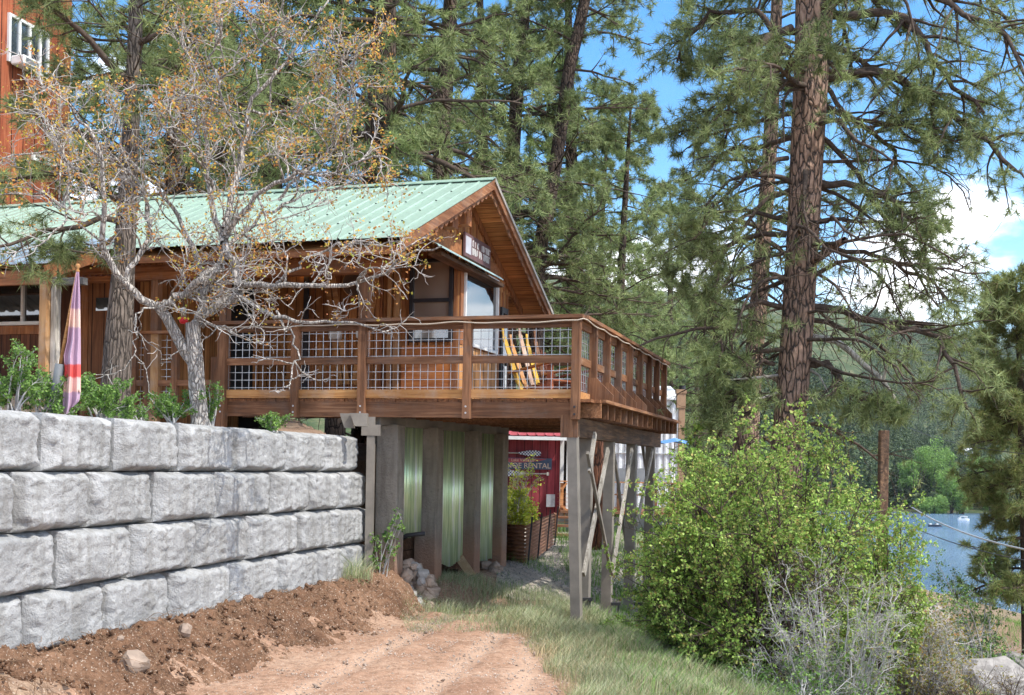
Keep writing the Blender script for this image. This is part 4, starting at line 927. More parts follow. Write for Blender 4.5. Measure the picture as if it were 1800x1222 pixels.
# ---------------------------------------------------------------- upper house, top left
xh = W(118, 200, 26.0)
UH = empty('red_house', (xh.x, xh.y, 2.4), 'tall rust-red board house up the slope at the top left', 'house', rz=-TH)
MB().box(-6, 0, -7, 0, 0, 12.5).obj('wall', wood('rust_boards', (.22, .05, .024), (.42, .115, .05), (.5, .18, .08), 'z', 'Y', .35), UH)
MB().box(.001, .06, -.16, .02, 0, 12.5).obj('corner_trim', M_trim, UH)
H0 = (xh.x, xh.y)
def hT(px, py): t, z = onX(H0, px, py, 0); return t, z - 2.4
for (a, b, mull, nm) in (((13, 22), (84, 142), (.27, .52, .78), 'upper_window'), ((55, 268), (95, 296), (.5,), 'lower_window')):
    y0, z1 = hT(*a); y1, _ = hT(b[0], a[1] + 28); z0 = hT(*b)[1]
    fr = MB(); th = .06
    for q_ in ((y0, y1, z1 - th, z1), (y0, y1, z0, z0 + th), (y0, y0 + th, z0 + th, z1 - th), (y1 - th, y1, z0 + th, z1 - th)): fr.box(.002, .06, *q_)
    for mm in mull: ym = y0 + (y1 - y0) * mm; fr.box(.002, .055, ym - .03, ym + .03, z0 + th, z1 - th)
    o = fr.obj('window', M_white, UH); MB().box(.012, .02, y0 + th, y1 - th, z0 + th, z1 - th).obj('pane', glass('sky_glass', (.06, .08, .1)), o)
y0, z1 = hT(14, 98); y1, z0 = hT(44, 128)
ac = MB().box(.07, .40, y0, y1, z0, z1).obj('air_conditioner', M_white, UH, bevel=.02); mb = MB()
for i_ in range(9): zz = z0 + .05 + (z1 - z0 - .1) * i_ / 9; mb.box(.401, .41, y0 + .06, y1 - .06, zz, zz + .018)
mb.obj('grille', M_metal, ac)
y0, z1 = hT(110, 318); MB().tube([(.1, y0, z1 - 3), (.1, y0, z1)], .07, 10).obj('vent_pipe', M_white, UH)
# ---------------------------------------------------------------- flag
fb = W(93, 716, 9.9); ft = W(137, 468, 9.9)
FL = empty('furled_flag', (fb.x, fb.y, fb.z), 'faded purple flag furled on a wooden pole in a grey pipe behind the block wall', 'flag')
R = lambda px, py, dy=0: W(px, py, 9.9 + dy) - fb
MB().tube([R(90, 740), R(105, 640)], .037, 14).obj('pipe_holder', plain('grey_pipe', (.13, .14, .15), .6), FL, True)
MB().tube([R(103, 655), R(136, 478)], .013, 10).obj('pole', M_gold, FL, True)
MB().tube([R(136.2, 481), R(136.5, 476), R(136.8, 472), R(137, 468), R(137, 464)], [.012, .018, .008, .024, .012], 12).obj('finial', M_gold, FL, True)
m = MT('purple_flag_cloth', .85); z_ = m.sep(m.tc.outputs['Object'], 2); wv = m.noise(3, det=3); z_ = m.math('ADD', z_, m.math('MULTIPLY', wv, .12))
cc = m.ramp(m.math('DIVIDE', z_, 1.3), [(0, (.42, .28, .37)), (.14, (.42, .28, .37)), (.15, (.68, .42, .36)), (.24, (.7, .42, .38)), (.25, (.62, .09, .08)), (.33, (.62, .1, .09)), (.34, (.44, .29, .38)), (.57, (.46, .31, .40)), (.58, (.72, .52, .42)), (.70, (.72, .50, .44)), (.71, (.43, .28, .37)), (1, (.40, .25, .34))])
m.col(cc).bump(m.noise(60, det=2), .3, .003)
ax = np.linspace(0, 1, 40); v = []; prof = [(478, 134, 139), (520, 127, 141), (560, 122, 141.5), (600, 118, 142), (625, 112, 142), (650, 114, 142), (690, 111, 142), (710, 110, 140), (722, 111, 128)]
rows = 46; cols_ = 44
for i_ in range(rows):
    py = 478 + (722 - 478) * i_ / (rows - 1); l = float(np.interp(py, [p[0] for p in prof], [p[1] for p in prof])); r = float(np.interp(py, [p[0] for p in prof], [p[2] for p in prof]))
    for j in range(cols_):
        t = j / (cols_ - 1); fold = .55 * math.sin(t * 4.3 * math.pi + .5 * math.sin(py * .03)) + .3 * math.sin(t * 9 + py * .02); px = l + (r - l) * t
        v.append(R(px, py + 6 * math.sin(t * 5) * (py > 690), (.045 * fold * min(1, (py - 470) / 90)) - .03))
o = MB().add(v, [(i_ * cols_ + j, i_ * cols_ + j + 1, (i_ + 1) * cols_ + j + 1, (i_ + 1) * cols_ + j) for i_ in range(rows - 1) for j in range(cols_ - 1)]).obj('flag_cloth', m.m, FL, True)
# hummingbird feeder hanging in the oak
hf = W(323, 540, 11.9); HF = empty('bird_feeder', hf, 'red and clear hummingbird feeder with yellow flowers hanging in the crooked oak', 'bird feeder')
MB().tube([(0, 0, .0), (0, 0, -.02), (0, 0, -.11)], [.02, .032, .026], 14).obj('bottle', glass('feeder_glass', (.4, .38, .3), .1), HF, True)
MB().tube([(0, 0, -.11), (0, 0, -.12), (0, 0, -.15), (0, 0, -.17)], [.03, .048, .042, .03], 16).obj('base', plain('feeder_red', (.62, .03, .04), .35, 0, .1), HF, True)
mb = MB()
for a in range(6): q = ball(.013, (.048 * math.cos(a * 1.05), .048 * math.sin(a * 1.05), -.118), seg=8, rg=5); mb.add(q.v, q.f)
mb.obj('flowers', plain('feeder_yellow', (.75, .6, .05), .4, 0, .1), HF); MB().tube([(0, 0, 0), (0, 0, .12)], .003, 5).obj('hanger', M_black, HF)
# ---------------------------------------------------------------- lake: boats, far houses, wires
def boat(px, py, D, L, label, hullm, pontoon):
    D = (CZ + 20) / -ray(px, py)[1]; p = W(px, py, D); T = empty('moored_boat', (p.x, p.y, -20), label, 'boat', 'boats moored on the lake')
    n = 9; v = []
    for i_ in range(n):
        t = i_ / (n - 1); wd = .9 * (1 - max(0, (t - .6) / .4) ** 2 * .9); x = (t - .5) * L
        v += [(x, -wd, .9), (x, -wd * .7, -.1), (x, wd * .7, -.1), (x, wd, .9)]
    f = [(4 * i_ + a, 4 * i_ + a + 1, 4 * i_ + a + 5, 4 * i_ + a + 4) for i_ in range(n - 1) for a in range(3)] + [(4 * i_, 4 * i_ + 4, 4 * i_ + 7, 4 * i_ + 3) for i_ in range(n - 1)] + [(0, 3, 2, 1), (4 * n - 4, 4 * n - 3, 4 * n - 2, 4 * n - 1)]
    MB().add(v, f).obj('hull', hullm, T)
    if pontoon: MB().box(-L * .3, L * .3, -.85, .85, 1.9, 2.05).box(-.04 - L * .28, .04 - L * .28, -.8, .8, .9, 1.9).box(L * .25, L * .28, -.8, .8, .9, 1.9).obj('canopy', M_white, T)
    else: MB().prism([(-.6, .9), (-.1, 1.7), (.1, 1.7), (.3, .9)], 1, -.7, .7).obj('windscreen', M_glass, T)
    MB().box(-L * .46, -L * .3, -.7, .7, .9, 1.35).box(L * .05, L * .2, -.7, .7, .9, 1.3).obj('seats', M_white, T)
    return T
boat(1694, 915, 600, 5.4, 'white pontoon boat farther out on the blue lake', plain('white_hull', (.8, .8, .8), .3, 0, .05), True)
boat(1644, 926, 500, 5.6, 'dark-hulled motor boat moored nearer on the blue lake', plain('dark_hull', (.05, .06, .08), .3, 0, .1), False)
for (px, py, D, wd, ht, lb) in ((1640, 838, 680, 22, 3.4, 'long white roofed house among trees on the far shore'), (1618, 852, 668, 7, 7, 'white gabled house at the left of the far shore'), (1700, 822, 720, 12, 5, 'pale house among bright trees on the far shore slope'), (1702, 792, 760, 8, 5, 'small white roof highest on the far shore')):
    for D in range(642, 1000, 3):
        p = W(px, py, D)
        if p.z - float(gh(p.x, D)) < 5.5: break
    g = float(gh(p.x, p.y)); zt = p.z
    T = empty('lake_house', (p.x, p.y, g), lb, 'house')
    MB().box(-wd / 2, wd / 2, 0, 7, -2, zt - g).obj('wall', M_white, T); MB().prism([(-.6, zt - g), (3.5, zt - g + ht * .4), (7.6, zt - g)], 0, -wd / 2 - .5, wd / 2 + .5).obj('roof', plain('pale_roof', (.6, .6, .62), .5, 0, .1), T)
    mb = MB()
    for i_ in range(int(wd // 4)): mb.box(-wd / 2 + 1 + i_ * 4, -wd / 2 + 2.6 + i_ * 4, -.08, -.01, (zt - g) - 2.6, (zt - g) - 1)
    mb.obj('window', M_glass, T)
for (a, b, Da, Db, lb) in (((1596, 752), (1830, 800), 30, 22, 'dark overhead wire crossing above the lake trees'), ((1600, 890), (1830, 972), 26, 15, 'pale overhead cable crossing low in front of the lake'), ((1560, 905), (1830, 990), 24, 17, 'thin dark wire lowest in front of the lake')):
    A = W(*a, Da); Bq = W(*b, Db); pts = [A.lerp(Bq, t) - Vector((0, 0, .5 * t * (1 - t))) for t in np.linspace(0, 1, 14)]
    o = MB().tube([p - A for p in pts], .014 if 'pale' in lb else .008, 5).obj('overhead_wire', M_metal if 'pale' in lb else M_black, None, True); o.location = A; tag(o, lb, 'wire')
# ---------------------------------------------------------------- vegetation tools (numpy)
def nrm(a): return a / np.maximum(np.linalg.norm(a, axis=-1, keepdims=True), 1e-9)
def walk(P, D, L, n, curl, grav, r):
    N_ = len(P); out = np.empty((N_, n, 3)); out[:, 0] = P; d = nrm(D); st = (L / (n - 1))[:, None]
    for k in range(1, n):
        g = grav if np.isscalar(grav) else grav[:, None]
        d = d + r.normal(0, curl, (N_, 3)); d[:, 2] += np.squeeze(g) if np.isscalar(grav) else grav
        d = nrm(d); out[:, k] = out[:, k - 1] + d * st
    return out
def kids(paths, k, t0, t1, a0, a1, r, even=True):
    N_, n, _ = paths.shape
    t = (np.tile((np.arange(k) + .5) / k, (N_, 1)) if even else r.random((N_, k))) + r.uniform(-.5, .5, (N_, k)) / k
    t = np.clip(t0 + (t1 - t0) * t, 0, .999); x = t * (n - 1); i_ = np.minimum(x.astype(int), n - 2); f = (x - i_)[..., None]
    ix = np.arange(N_)[:, None]; A = paths[ix, i_]; Bb = paths[ix, i_ + 1]; P = A + (Bb - A) * f; T = nrm(Bb - A)
    R_ = r.normal(0, 1, T.shape); R_ -= (R_ * T).sum(-1, keepdims=True) * T; R_ = nrm(R_)
    an = r.uniform(a0, a1, t.shape)[..., None]; D = np.cos(an) * T + np.sin(an) * R_
    return P.reshape(-1, 3), D.reshape(-1, 3), t.reshape(-1), np.repeat(np.arange(N_), k)
class Soup:
    def __init__(s): s.V = []; s.F4 = []; s.F3 = []; s.n = 0
    def addv(s, v): s.V.append(v.reshape(-1, 3)); b = s.n; s.n += len(s.V[-1]); return b
    def tubes(s, paths, r0, r1, k=4):
        N_, n, _ = paths.shape
        if N_ == 0: return
        T = np.empty_like(paths); T[:, 1:-1] = paths[:, 2:] - paths[:, :-2]; T[:, 0] = paths[:, 1] - paths[:, 0]; T[:, -1] = paths[:, -1] - paths[:, -2]; T = nrm(T)
        ref = np.where(np.abs(T[:, :1, 2:3]) > .85, np.array([1., 0, 0]), np.array([0, 0, 1.])); u = nrm(np.cross(T, np.broadcast_to(ref, T.shape))); w_ = np.cross(T, u)
        r0 = np.broadcast_to(np.asarray(r0, float), (N_,)); r1 = np.broadcast_to(np.asarray(r1, float), (N_,))
        rr = r0[:, None] + (r1 - r0)[:, None] * np.linspace(0, 1, n)[None]
        an = np.arange(k) * 2 * math.pi / k
        v = paths[:, :, None] + rr[:, :, None, None] * (u[:, :, None] * np.cos(an)[None, None, :, None] + w_[:, :, None] * np.sin(an)[None, None, :, None])
        b = s.addv(v); j = np.arange(k); q = (np.arange(N_)[:, None, None] * n + np.arange(n - 1)[None, :, None]) * k
        a = q + j; c = q + (j + 1) % k; s.F4.append((np.stack([a, c, c + k, a + k], -1).reshape(-1, 4) + b))
    def tris(s, A, Bb, Cc):
        b = s.addv(np.stack([A, Bb, Cc], 1)); s.F3.append(np.arange(len(A) * 3).reshape(-1, 3) + b)
    def quads(s, A, Bb, Cc, Dd):
        b = s.addv(np.stack([A, Bb, Cc, Dd], 1)); s.F4.append(np.arange(len(A) * 4).reshape(-1, 4) + b)
    def mesh(s, name, mat_, smooth=False, origin=(0, 0, 0)):
        V = np.concatenate(s.V).astype(np.float32) - np.array(origin, dtype=np.float32)
        f4 = np.concatenate(s.F4) if s.F4 else np.zeros((0, 4), int); f3 = np.concatenate(s.F3) if s.F3 else np.zeros((0, 3), int)
        me = bpy.data.meshes.new(name); me.vertices.add(len(V)); me.vertices.foreach_set('co', V.ravel())
        n4, n3 = len(f4), len(f3); me.loops.add(n4 * 4 + n3 * 3); me.loops.foreach_set('vertex_index', np.concatenate([f4.ravel(), f3.ravel()]).astype(np.int32))
        me.polygons.add(n4 + n3); st = np.concatenate([np.arange(n4) * 4, n4 * 4 + np.arange(n3) * 3]).astype(np.int32)
        me.polygons.foreach_set('loop_start', st); me.polygons.foreach_set('loop_total', np.concatenate([np.full(n4, 4), np.full(n3, 3)]).astype(np.int32))
        if smooth: me.polygons.foreach_set('use_smooth', np.ones(n4 + n3, dtype=bool))
        me.update(calc_edges=True); me.materials.append(mat_); return me
def tufts(s, P, D, n, L, wd, spread, r, back=.35):
    """sprays of needles along a twig end"""
    N_ = len(P); D = nrm(D); q = r.normal(0, 1, (N_, n, 3)); q = nrm(q)
    d = nrm(D[:, None] * (1 - spread) + q * spread * 1.25); base = P[:, None] - D[:, None] * (r.random((N_, n, 1)) * L * back)
    ln = L * r.uniform(.7, 1.1, (N_, n, 1)); tip = base + d * ln; tip[..., 2] -= ln[..., 0] * .06
    sd_ = nrm(np.cross(d, r.normal(0, 1, (N_, n, 3)))) * wd / 2
    s.tris((base - sd_).reshape(-1, 3), (base + sd_).reshape(-1, 3), tip.reshape(-1, 3))
def leaves(s, P, size, r, droop=.0):
    N_ = len(P); d = nrm(r.normal(0, 1, (N_, 3)) + np.array([0, 0, -droop])); sd_ = nrm(np.cross(d, r.normal(0, 1, (N_, 3)))); L = (size * r.uniform(.6, 1.2, N_))[:, None]
    a = P; b = P + d * L * .5 + sd_ * L * .32; c = P + d * L; e = P + d * L * .5 - sd_ * L * .32; s.quads(a, b, c, e)
def smooth_path(pts, n=14):
    pts = np.array([list(p) for p in pts], float); m_ = len(pts)
    if m_ == 2: return pts[0] + (pts[1] - pts[0]) * np.linspace(0, 1, n)[:, None]
    d = np.r_[0, np.cumsum(np.linalg.norm(np.diff(pts, axis=0), axis=1))]; x = np.linspace(0, d[-1], n * 4)
    q = np.stack([np.interp(x, d, pts[:, k]) for k in range(3)], 1)
    for _ in range(2): q[1:-1] = (q[:-2] + 2 * q[1:-1] + q[2:]) / 4
    return q[np.linspace(0, len(q) - 1, n).round().astype(int)]
def tree_obj(name, label, cat, base, wood_s, leaf_s, wm, lm, group=None, leafname='crown', limb_s=None, limbm=None):
    T = empty(name, tuple(base), label, cat, group)
    if limb_s: link('limbs', limb_s.mesh('limbs', limbm or M_limb, True, base), T)
    a = link('trunk', wood_s.mesh('trunk', wm, True, base), T); b = link(leafname, leaf_s.mesh(leafname, lm, False, base), T)
    return T
def copy_thing(T, p, rz, s, label):
    r_ = T.copy(); C.objects.link(r_); r_.location = p; r_.rotation_euler = (0, 0, rz); r_.scale = (s, s, s); r_['label'] = label
    for ch in list(T.children):
        c = ch.copy(); C.objects.link(c); c.parent = r_
        if ch.name.startswith('crown') and p[1] > 36: c.material_slots[0].link = 'OBJECT'; c.material_slots[0].material = M_needb
    return r_
# limbs -> boughs -> twigs -> needle sprays
def dress(wd, lf, limbs, rl, r, ksec=9, kter=4, tl=.16, nw=.010, nn=20, t0=.25, sec=.42, ter=.4, spread=.62, grav=-.03, dens=1.0, curl=.16, sprays=(1.0, .62), upturn=.05):
    Ls = np.linalg.norm(np.diff(limbs, axis=1), axis=2).sum(1)
    P, D, t, pi_ = kids(limbs, ksec, t0, 1, .6, 1.25, r); D[:, 2] *= .6
    L2 = Ls[pi_] * sec * (1.15 - .7 * t) * r.uniform(.6, 1.2, len(t)); L2 = np.clip(L2, .25, 1.9)
    s2 = walk(P, D, L2, 6, curl, grav, r); wd.tubes(s2, np.clip(rl[pi_] * .42 * (1.1 - .6 * t), .006, .05), .004, 4)
    P, D, t3, p3 = kids(np.concatenate([s2]), kter, .25, 1, .4, 1.1, r)
    L3 = np.clip(L2[p3] * ter * r.uniform(.6, 1.2, len(t3)), .12, .7); D[:, 2] += upturn
    s3 = walk(P, D, L3, 4, curl, upturn * .5, r); wd.tubes(s3, .005, .0025, 3)
    keep = r.random(len(s3)) < dens
    s3 = s3[keep]
    for k, f in enumerate(sprays):
        x = f * 3; i_ = min(int(x), 2); p = s3[:, i_] + (s3[:, i_ + 1] - s3[:, i_]) * (x - i_); tufts(lf, p, s3[:, i_ + 1] - s3[:, i_], nn, tl, nw, spread, r)
    e = s2[:, -1]; tufts(lf, e, s2[:, -1] - s2[:, -2], nn, tl, nw, spread, r)
def gen_limbs(trunk, tr, n, u0, u1, Lf, r, npt=10, up=.15, grav=-.045, curl=.09, az=None):
    """limbs at heights u0..u1 of a trunk path; Lf(u) gives the length"""
    k = len(trunk); u = np.sort(r.uniform(u0, u1, n)); x = u * (k - 1); i_ = np.minimum(x.astype(int), k - 2); f = (x - i_)[:, None]
    P = trunk[i_] + (trunk[i_ + 1] - trunk[i_]) * f; a = (np.arange(n) * 2.4 + r.uniform(-.6, .6, n)) if az is None else r.uniform(az[0], az[1], n)
    D = np.stack([np.cos(a), np.sin(a), np.full(n, up) + r.normal(0, .12, n)], 1); L = np.array([Lf(q) for q in u]) * r.uniform(.65, 1.15, n)
    rt = np.interp(u, np.linspace(0, 1, len(tr)), tr)
    return walk(P, D, L, npt, curl, grav, r), np.clip(rt * .36 * r.uniform(.6, 1.1, n), .015, .14)
def scatter_path(px_pts, D0, D1=None, n=14):
    m_ = len(px_pts); return smooth_path([W(px, py, D0 + ((D1 if D1 else D0) - D0) * i_ / (m_ - 1)) for i_, (px, py) in enumerate(px_pts)], n)
# ---------------------------------------------------------------- big ponderosa on the right
def seg_trunk(px_pts, D, radpx, s, k=20, n=30, base_ext=None):
    pts = [W(px, py, D) for px, py in px_pts]
    if base_ext is not None: pts.insert(0, Vector((pts[0].x + base_ext[0], D, base_ext[1]))); radpx = [radpx[0] * 1.25] + list(radpx)
    p = smooth_path(pts, n); d = np.linspace(0, 1, n); rr = np.interp(d, np.linspace(0, 1, len(radpx)), radpx) / F * D
    # tube with per-point radius: several short pieces would gap, so build directly
    mb = MB(); mb.tube([Vector(q) for q in p], [float(x) for x in rr], k); b = s.addv(np.array(mb.v))
    s.F4.append(np.array([f for f in mb.f if len(f) == 4]) + b); return p, rr
def tapered(s, paths, r0, r1, k=8): s.tubes(np.array(paths), r0, r1, k)
r = np.random.default_rng(21)
D1 = 17.5; wd, lf = Soup(), Soup()
trk, trr = seg_trunk([(1383, 790), (1392, 700), (1400, 600), (1406, 500), (1412, 400), (1417, 300), (1422, 200), (1428, 100), (1432, 0), (1440, -160), (1452, -420), (1460, -700)], D1, [31, 30, 28, 28, 28, 29, 31, 35, 38, 33, 20, 8], wd, 28, 40, (-.15, -1.2))
tk = wd; wd = Soup()
LB_ = [([(1455, 24), (1500, 18), (1545, 20), (1590, 32), (1619, 64), (1640, 100), (1680, 160), (1730, 200)], 16.6, .085), ([(1450, 136), (1519, 122), (1569, 134), (1619, 164), (1670, 198), (1713, 232), (1750, 262), (1785, 300)], 16.2, .10),
       ([(1440, 322), (1502, 326), (1542, 339), (1579, 362), (1610, 400), (1640, 420)], 16.4, .07), ([(1420, 540), (1468, 538), (1519, 561), (1569, 568), (1616, 581), (1650, 590), (1680, 650), (1700, 720)], 16.0, .075),
       ([(1418, 640), (1455, 638), (1485, 662), (1502, 702), (1529, 712), (1570, 720)], 16.4, .06), ([(1391, 50), (1351, 60), (1327, 80), (1307, 114), (1300, 160), (1280, 200)], 16.9, .08),
       ([(1385, 278), (1334, 292), (1290, 330), (1250, 370), (1220, 420)], 16.6, .045), ([(1382, 413), (1334, 413), (1294, 427), (1250, 440), (1220, 455), (1195, 475)], 18.5, .05),
       ([(1372, 540), (1330, 530), (1290, 560), (1268, 600), (1262, 650)], 16.8, .05), ([(1400, 150), (1350, 130), (1300, 160), (1250, 220), (1210, 260)], 19, .06), ([(1430, 180), (1500, 210), (1560, 260), (1600, 330), (1640, 380)], 18.6, .055),
       ([(1430, 230), (1500, 300), (1560, 400), (1600, 470), (1650, 540)], 18.0, .05), ([(1360, 640), (1330, 640), (1290, 690), (1280, 740)], 17, .045), ([(1440, -40), (1540, -40), (1660, 0), (1760, 60), (1800, 130)], 16, .08), ([(1450, -100), (1600, -100), (1720, -20), (1790, 60)], 18.5, .08),
       ([(1430, 120), (1480, 200), (1540, 230), (1600, 220), (1660, 250)], 17.0, .05), ([(1395, 330), (1340, 360), (1300, 400), (1260, 480), (1240, 540)], 17.2, .045), ([(1430, 420), (1500, 440), (1580, 470), (1640, 500), (1690, 560)], 19.0, .05), ([(1390, 90), (1330, 20), (1260, 20), (1210, 60), (1190, 110)], 18, .06)]
lim = []; rl = []
for pts, De, r0 in LB_:
    p = scatter_path(pts, D1, De, 12); p[1:-1] += r.normal(0, .035, (len(p) - 2, 3)); lim.append(p); rl.append(r0)
lim = np.array(lim); rl = np.array(rl); wd.tubes(lim, rl * .85, rl * .28, 9)
dress(wd, lf, lim, rl, r, 19, 5, .17, .011, 24, .28, .42, .45, .62, -.05, .92)
g2, rg2 = gen_limbs(trk, trr, 46, .50, .97, lambda u: 3.1 - 1.5 * u, r, 10, -.05, -.06, .13); wd.tubes(g2, rg2 * .7, rg2 * .2, 7)
dress(wd, lf, g2, rg2, r, 10, 4, .17, .011, 22, .35, .40, .42, .62, -.04, .75)
g3, rg3 = gen_limbs(trk, trr, 34, .22, .55, lambda u: 2.5, r, 10, -.05, -.10, .2); wd.tubes(g3, rg3 * .5, rg3 * .15, 6)   # bare drooping dead boughs
P, D, t, pi_ = kids(g3, 9, .2, 1, .5, 1.2, r); s2 = walk(P, D, r.uniform(.3, .9, len(t)), 7, .28, -.14, r); wd.tubes(s2, .011, .003, 4)
P, D, t, pi_ = kids(s2, 4, .2, 1, .5, 1.2, r); s3 = walk(P, D, r.uniform(.12, .4, len(t)), 5, .3, -.12, r); wd.tubes(s3, .005, .002, 3); sel = r.random(len(s3)) < .16
tufts(lf, s3[sel, -1], s3[sel, -1] - s3[sel, -2], 18, .15, .011, .7, r)
base = Vector(trk[0])
T = tree_obj('ponderosa_pine', 'huge ponderosa pine with orange plated bark on the right, in front of a thinner one', 'tree', base, tk, lf, M_bark, M_need, limb_s=wd)
q1 = scatter_path([(1415, 591), (1468, 598), (1495, 618), (1522, 645), (1549, 665), (1565, 690), (1579, 712)], D1, 16.4, 14); q2 = scatter_path([(1412, 480), (1430, 458), (1452, 444), (1470, 430), (1485, 422)], D1, 16.6, 14)
q3 = scatter_path([(1552, 668), (1560, 640)], 16.5, 16.4, 14)
q4 = [scatter_path(a_, D1, 17.0, 14) for a_ in ([(1372, 688), (1340, 700), (1308, 704)], [(1368, 660), (1320, 665), (1275, 668)], [(1415, 645), (1440, 660), (1456, 690)], [(1402, 715), (1425, 725), (1448, 745)])]
for q_, ra, rb, mt in [(q1, .055, .03, M_grey), (q3, .03, .01, M_grey), (q2, .075, .05, M_bark)] + [(q_, .026, .008, M_grey) for q_ in q4]:
    dl = Soup(); dl.tubes(np.array([q_]), ra, rb, 9); link('dead_limb', dl.mesh('dead_limb', mt, True, base), T)
# thinner pine just behind it
D2 = 22.0; wd, lf = Soup(), Soup()
trk, trr = seg_trunk([(1309, 800), (1318, 700), (1331, 568), (1343, 400), (1350, 310), (1354, 252), (1360, 120), (1366, 0), (1372, -200), (1378, -450)], D2, [24, 22, 16, 15, 13, 12, 10, 9, 7, 3], wd, 18, 34, (-.1, -1.0))
tk = wd; wd = Soup()
g2, rg2 = gen_limbs(trk, trr, 52, .40, .97, lambda u: 2.9 - 1.6 * u, r, 10, 0, -.05, .12); wd.tubes(g2, rg2 * .8, rg2 * .2, 6); dress(wd, lf, g2, rg2, r, 8, 4, .17, .014, 18, .35, .4, .42, .62, -.03, .7)
g3, rg3 = gen_limbs(trk, trr, 30, .18, .48, lambda u: 2.0, r, 10, .05, -.11, .2); wd.tubes(g3, .03, .008, 5); P, D, t, pi_ = kids(g3, 8, .2, 1, .5, 1.2, r); s2 = walk(P, D, r.uniform(.3, .9, len(t)), 6, .28, -.1, r); wd.tubes(s2, .011, .003, 3)
sel = r.random(len(s2)) < .3; tufts(lf, s2[sel, -1], s2[sel, -1] - s2[sel, -2], 18, .16, .014, .7, r)
tree_obj('ponderosa_pine', 'thinner ponderosa pine just left of and behind the huge orange-barked one', 'tree', Vector(trk[0]), tk, lf, M_bark, M_need, limb_s=wd)
# pine at the right edge, lower down the slope
D3 = 25.0; wd, lf = Soup(), Soup()
trk, trr = seg_trunk([(1812, 1160), (1808, 1000), (1804, 880), (1798, 760), (1792, 640), (1788, 560), (1786, 488)], D3, [15, 14, 12, 10, 7, 4, 1], wd, 12, 24, (0, -3.6))
tk = wd; wd = Soup()
g2, rg2 = gen_limbs(trk, trr, 92, .30, .99, lambda u: 2.0 * (1.12 - u) ** .6 * (.75 if u < .5 else 1), r, 10, .05, -.03, .1); wd.tubes(g2, rg2 * .8, rg2 * .2, 5); dress(wd, lf, g2, rg2, r, 9, 4, .19, .017, 18, .2, .42, .42, .62, 0, .95)
tree_obj('ponderosa_pine', 'olive green pine cut off by the right edge of the picture beside the lake', 'tree', Vector(trk[0]), tk, lf, M_limb, M_needy, limb_s=wd)
# leaning pine in front of the cabin wing
D4 = 13.6; wd, lf = Soup(), Soup()
trk, trr = seg_trunk([(203, 690), (208, 600), (214, 520), (219, 440), (224, 360), (229, 250), (234, 150), (238, 50), (240, -60), (240, -260), (240, -420)], D4, [26, 23, 19, 17, 15, 13, 12, 11, 10, 6, 3], wd, 18, 34, (-.03, 2.0))
tk = wd; wd = Soup()
g2, rg2 = gen_limbs(trk, trr, 34, .48, .97, lambda u: 2.2 - .9 * u, r, 10, .05, -.03, .13); wd.tubes(g2, rg2 * .6, rg2 * .2, 6); dress(wd, lf, g2, rg2, r, 8, 3, .16, .008, 26, .35, .42, .42, .62, 0, .55)
lim = np.array([scatter_path(a_, D4, e_, 12) for a_, e_ in (([(222, 395), (180, 380), (140, 400), (80, 405), (20, 430), (-40, 440)], 12.2), ([(222, 360), (170, 330), (120, 300), (60, 310), (0, 320), (-60, 330)], 13.0), ([(232, 150), (190, 110), (150, 60), (110, 30), (80, 10), (50, -20)], 12.8), ([(226, 300), (180, 260), (140, 230), (90, 215), (60, 200), (20, 190)], 14.6), ([(236, 80), (280, 60), (320, 40), (350, 80), (330, 140), (300, 190)], 13.0), ([(222, 400), (190, 425), (170, 440), (150, 445), (120, 440), (90, 430)], 12.6))])
rl = np.array([.04, .045, .05, .04, .04, .025]); wd.tubes(lim, rl, rl * .3, 7); dress(wd, lf, lim, rl, r, 10, 4, .16, .008, 30, .3, .4, .42, .62, 0, .85)
tree_obj('leaning_pine', 'leaning grey-barked pine rising past the cabin door behind the flag', 'tree', Vector(trk[0]), tk, lf, M_barkg, M_need, limb_s=wd)
# ---------------------------------------------------------------- background pines: four prototypes with copies
protos = []
specs = [((957, 470), 33.0, [(938, 640), (945, 460), (962, 370), (975, 300), (990, 200), (1000, 120), (1018, 50), (1032, -20), (1044, -120), (1050, -260)], [19, 18, 16, 14, 12, 12, 11, 10, 8, 3], 'tall dark pine leaning right, just behind the cabin gable', 60, 4.0, .30),
         (None, 34.0, [(893, 640), (895, 400), (898, 320), (905, 220), (912, 120), (925, 0), (932, -100), (936, -260)], [16, 15, 14, 13, 12, 10, 8, 3], 'straight dark pine standing right behind the roof peak', 60, 3.8, .34),
         (None, 22.0, [(652, 640), (658, 400), (662, 310), (668, 200), (674, 100), (676, 0), (678, -150), (680, -330)], [28, 27, 26, 25, 22, 20, 14, 4], 'stout pine with arching bare boughs behind the middle of the green roof', 54, 3.8, .36),
         (None, 37.0, [(1088, 760), (1090, 520), (1096, 400), (1102, 300), (1108, 200), (1112, 150)], [11, 10, 8, 6, 4, 1], 'slender pine with its tip against the blue sky right of the leaning one', 60, 3.0, .22)]
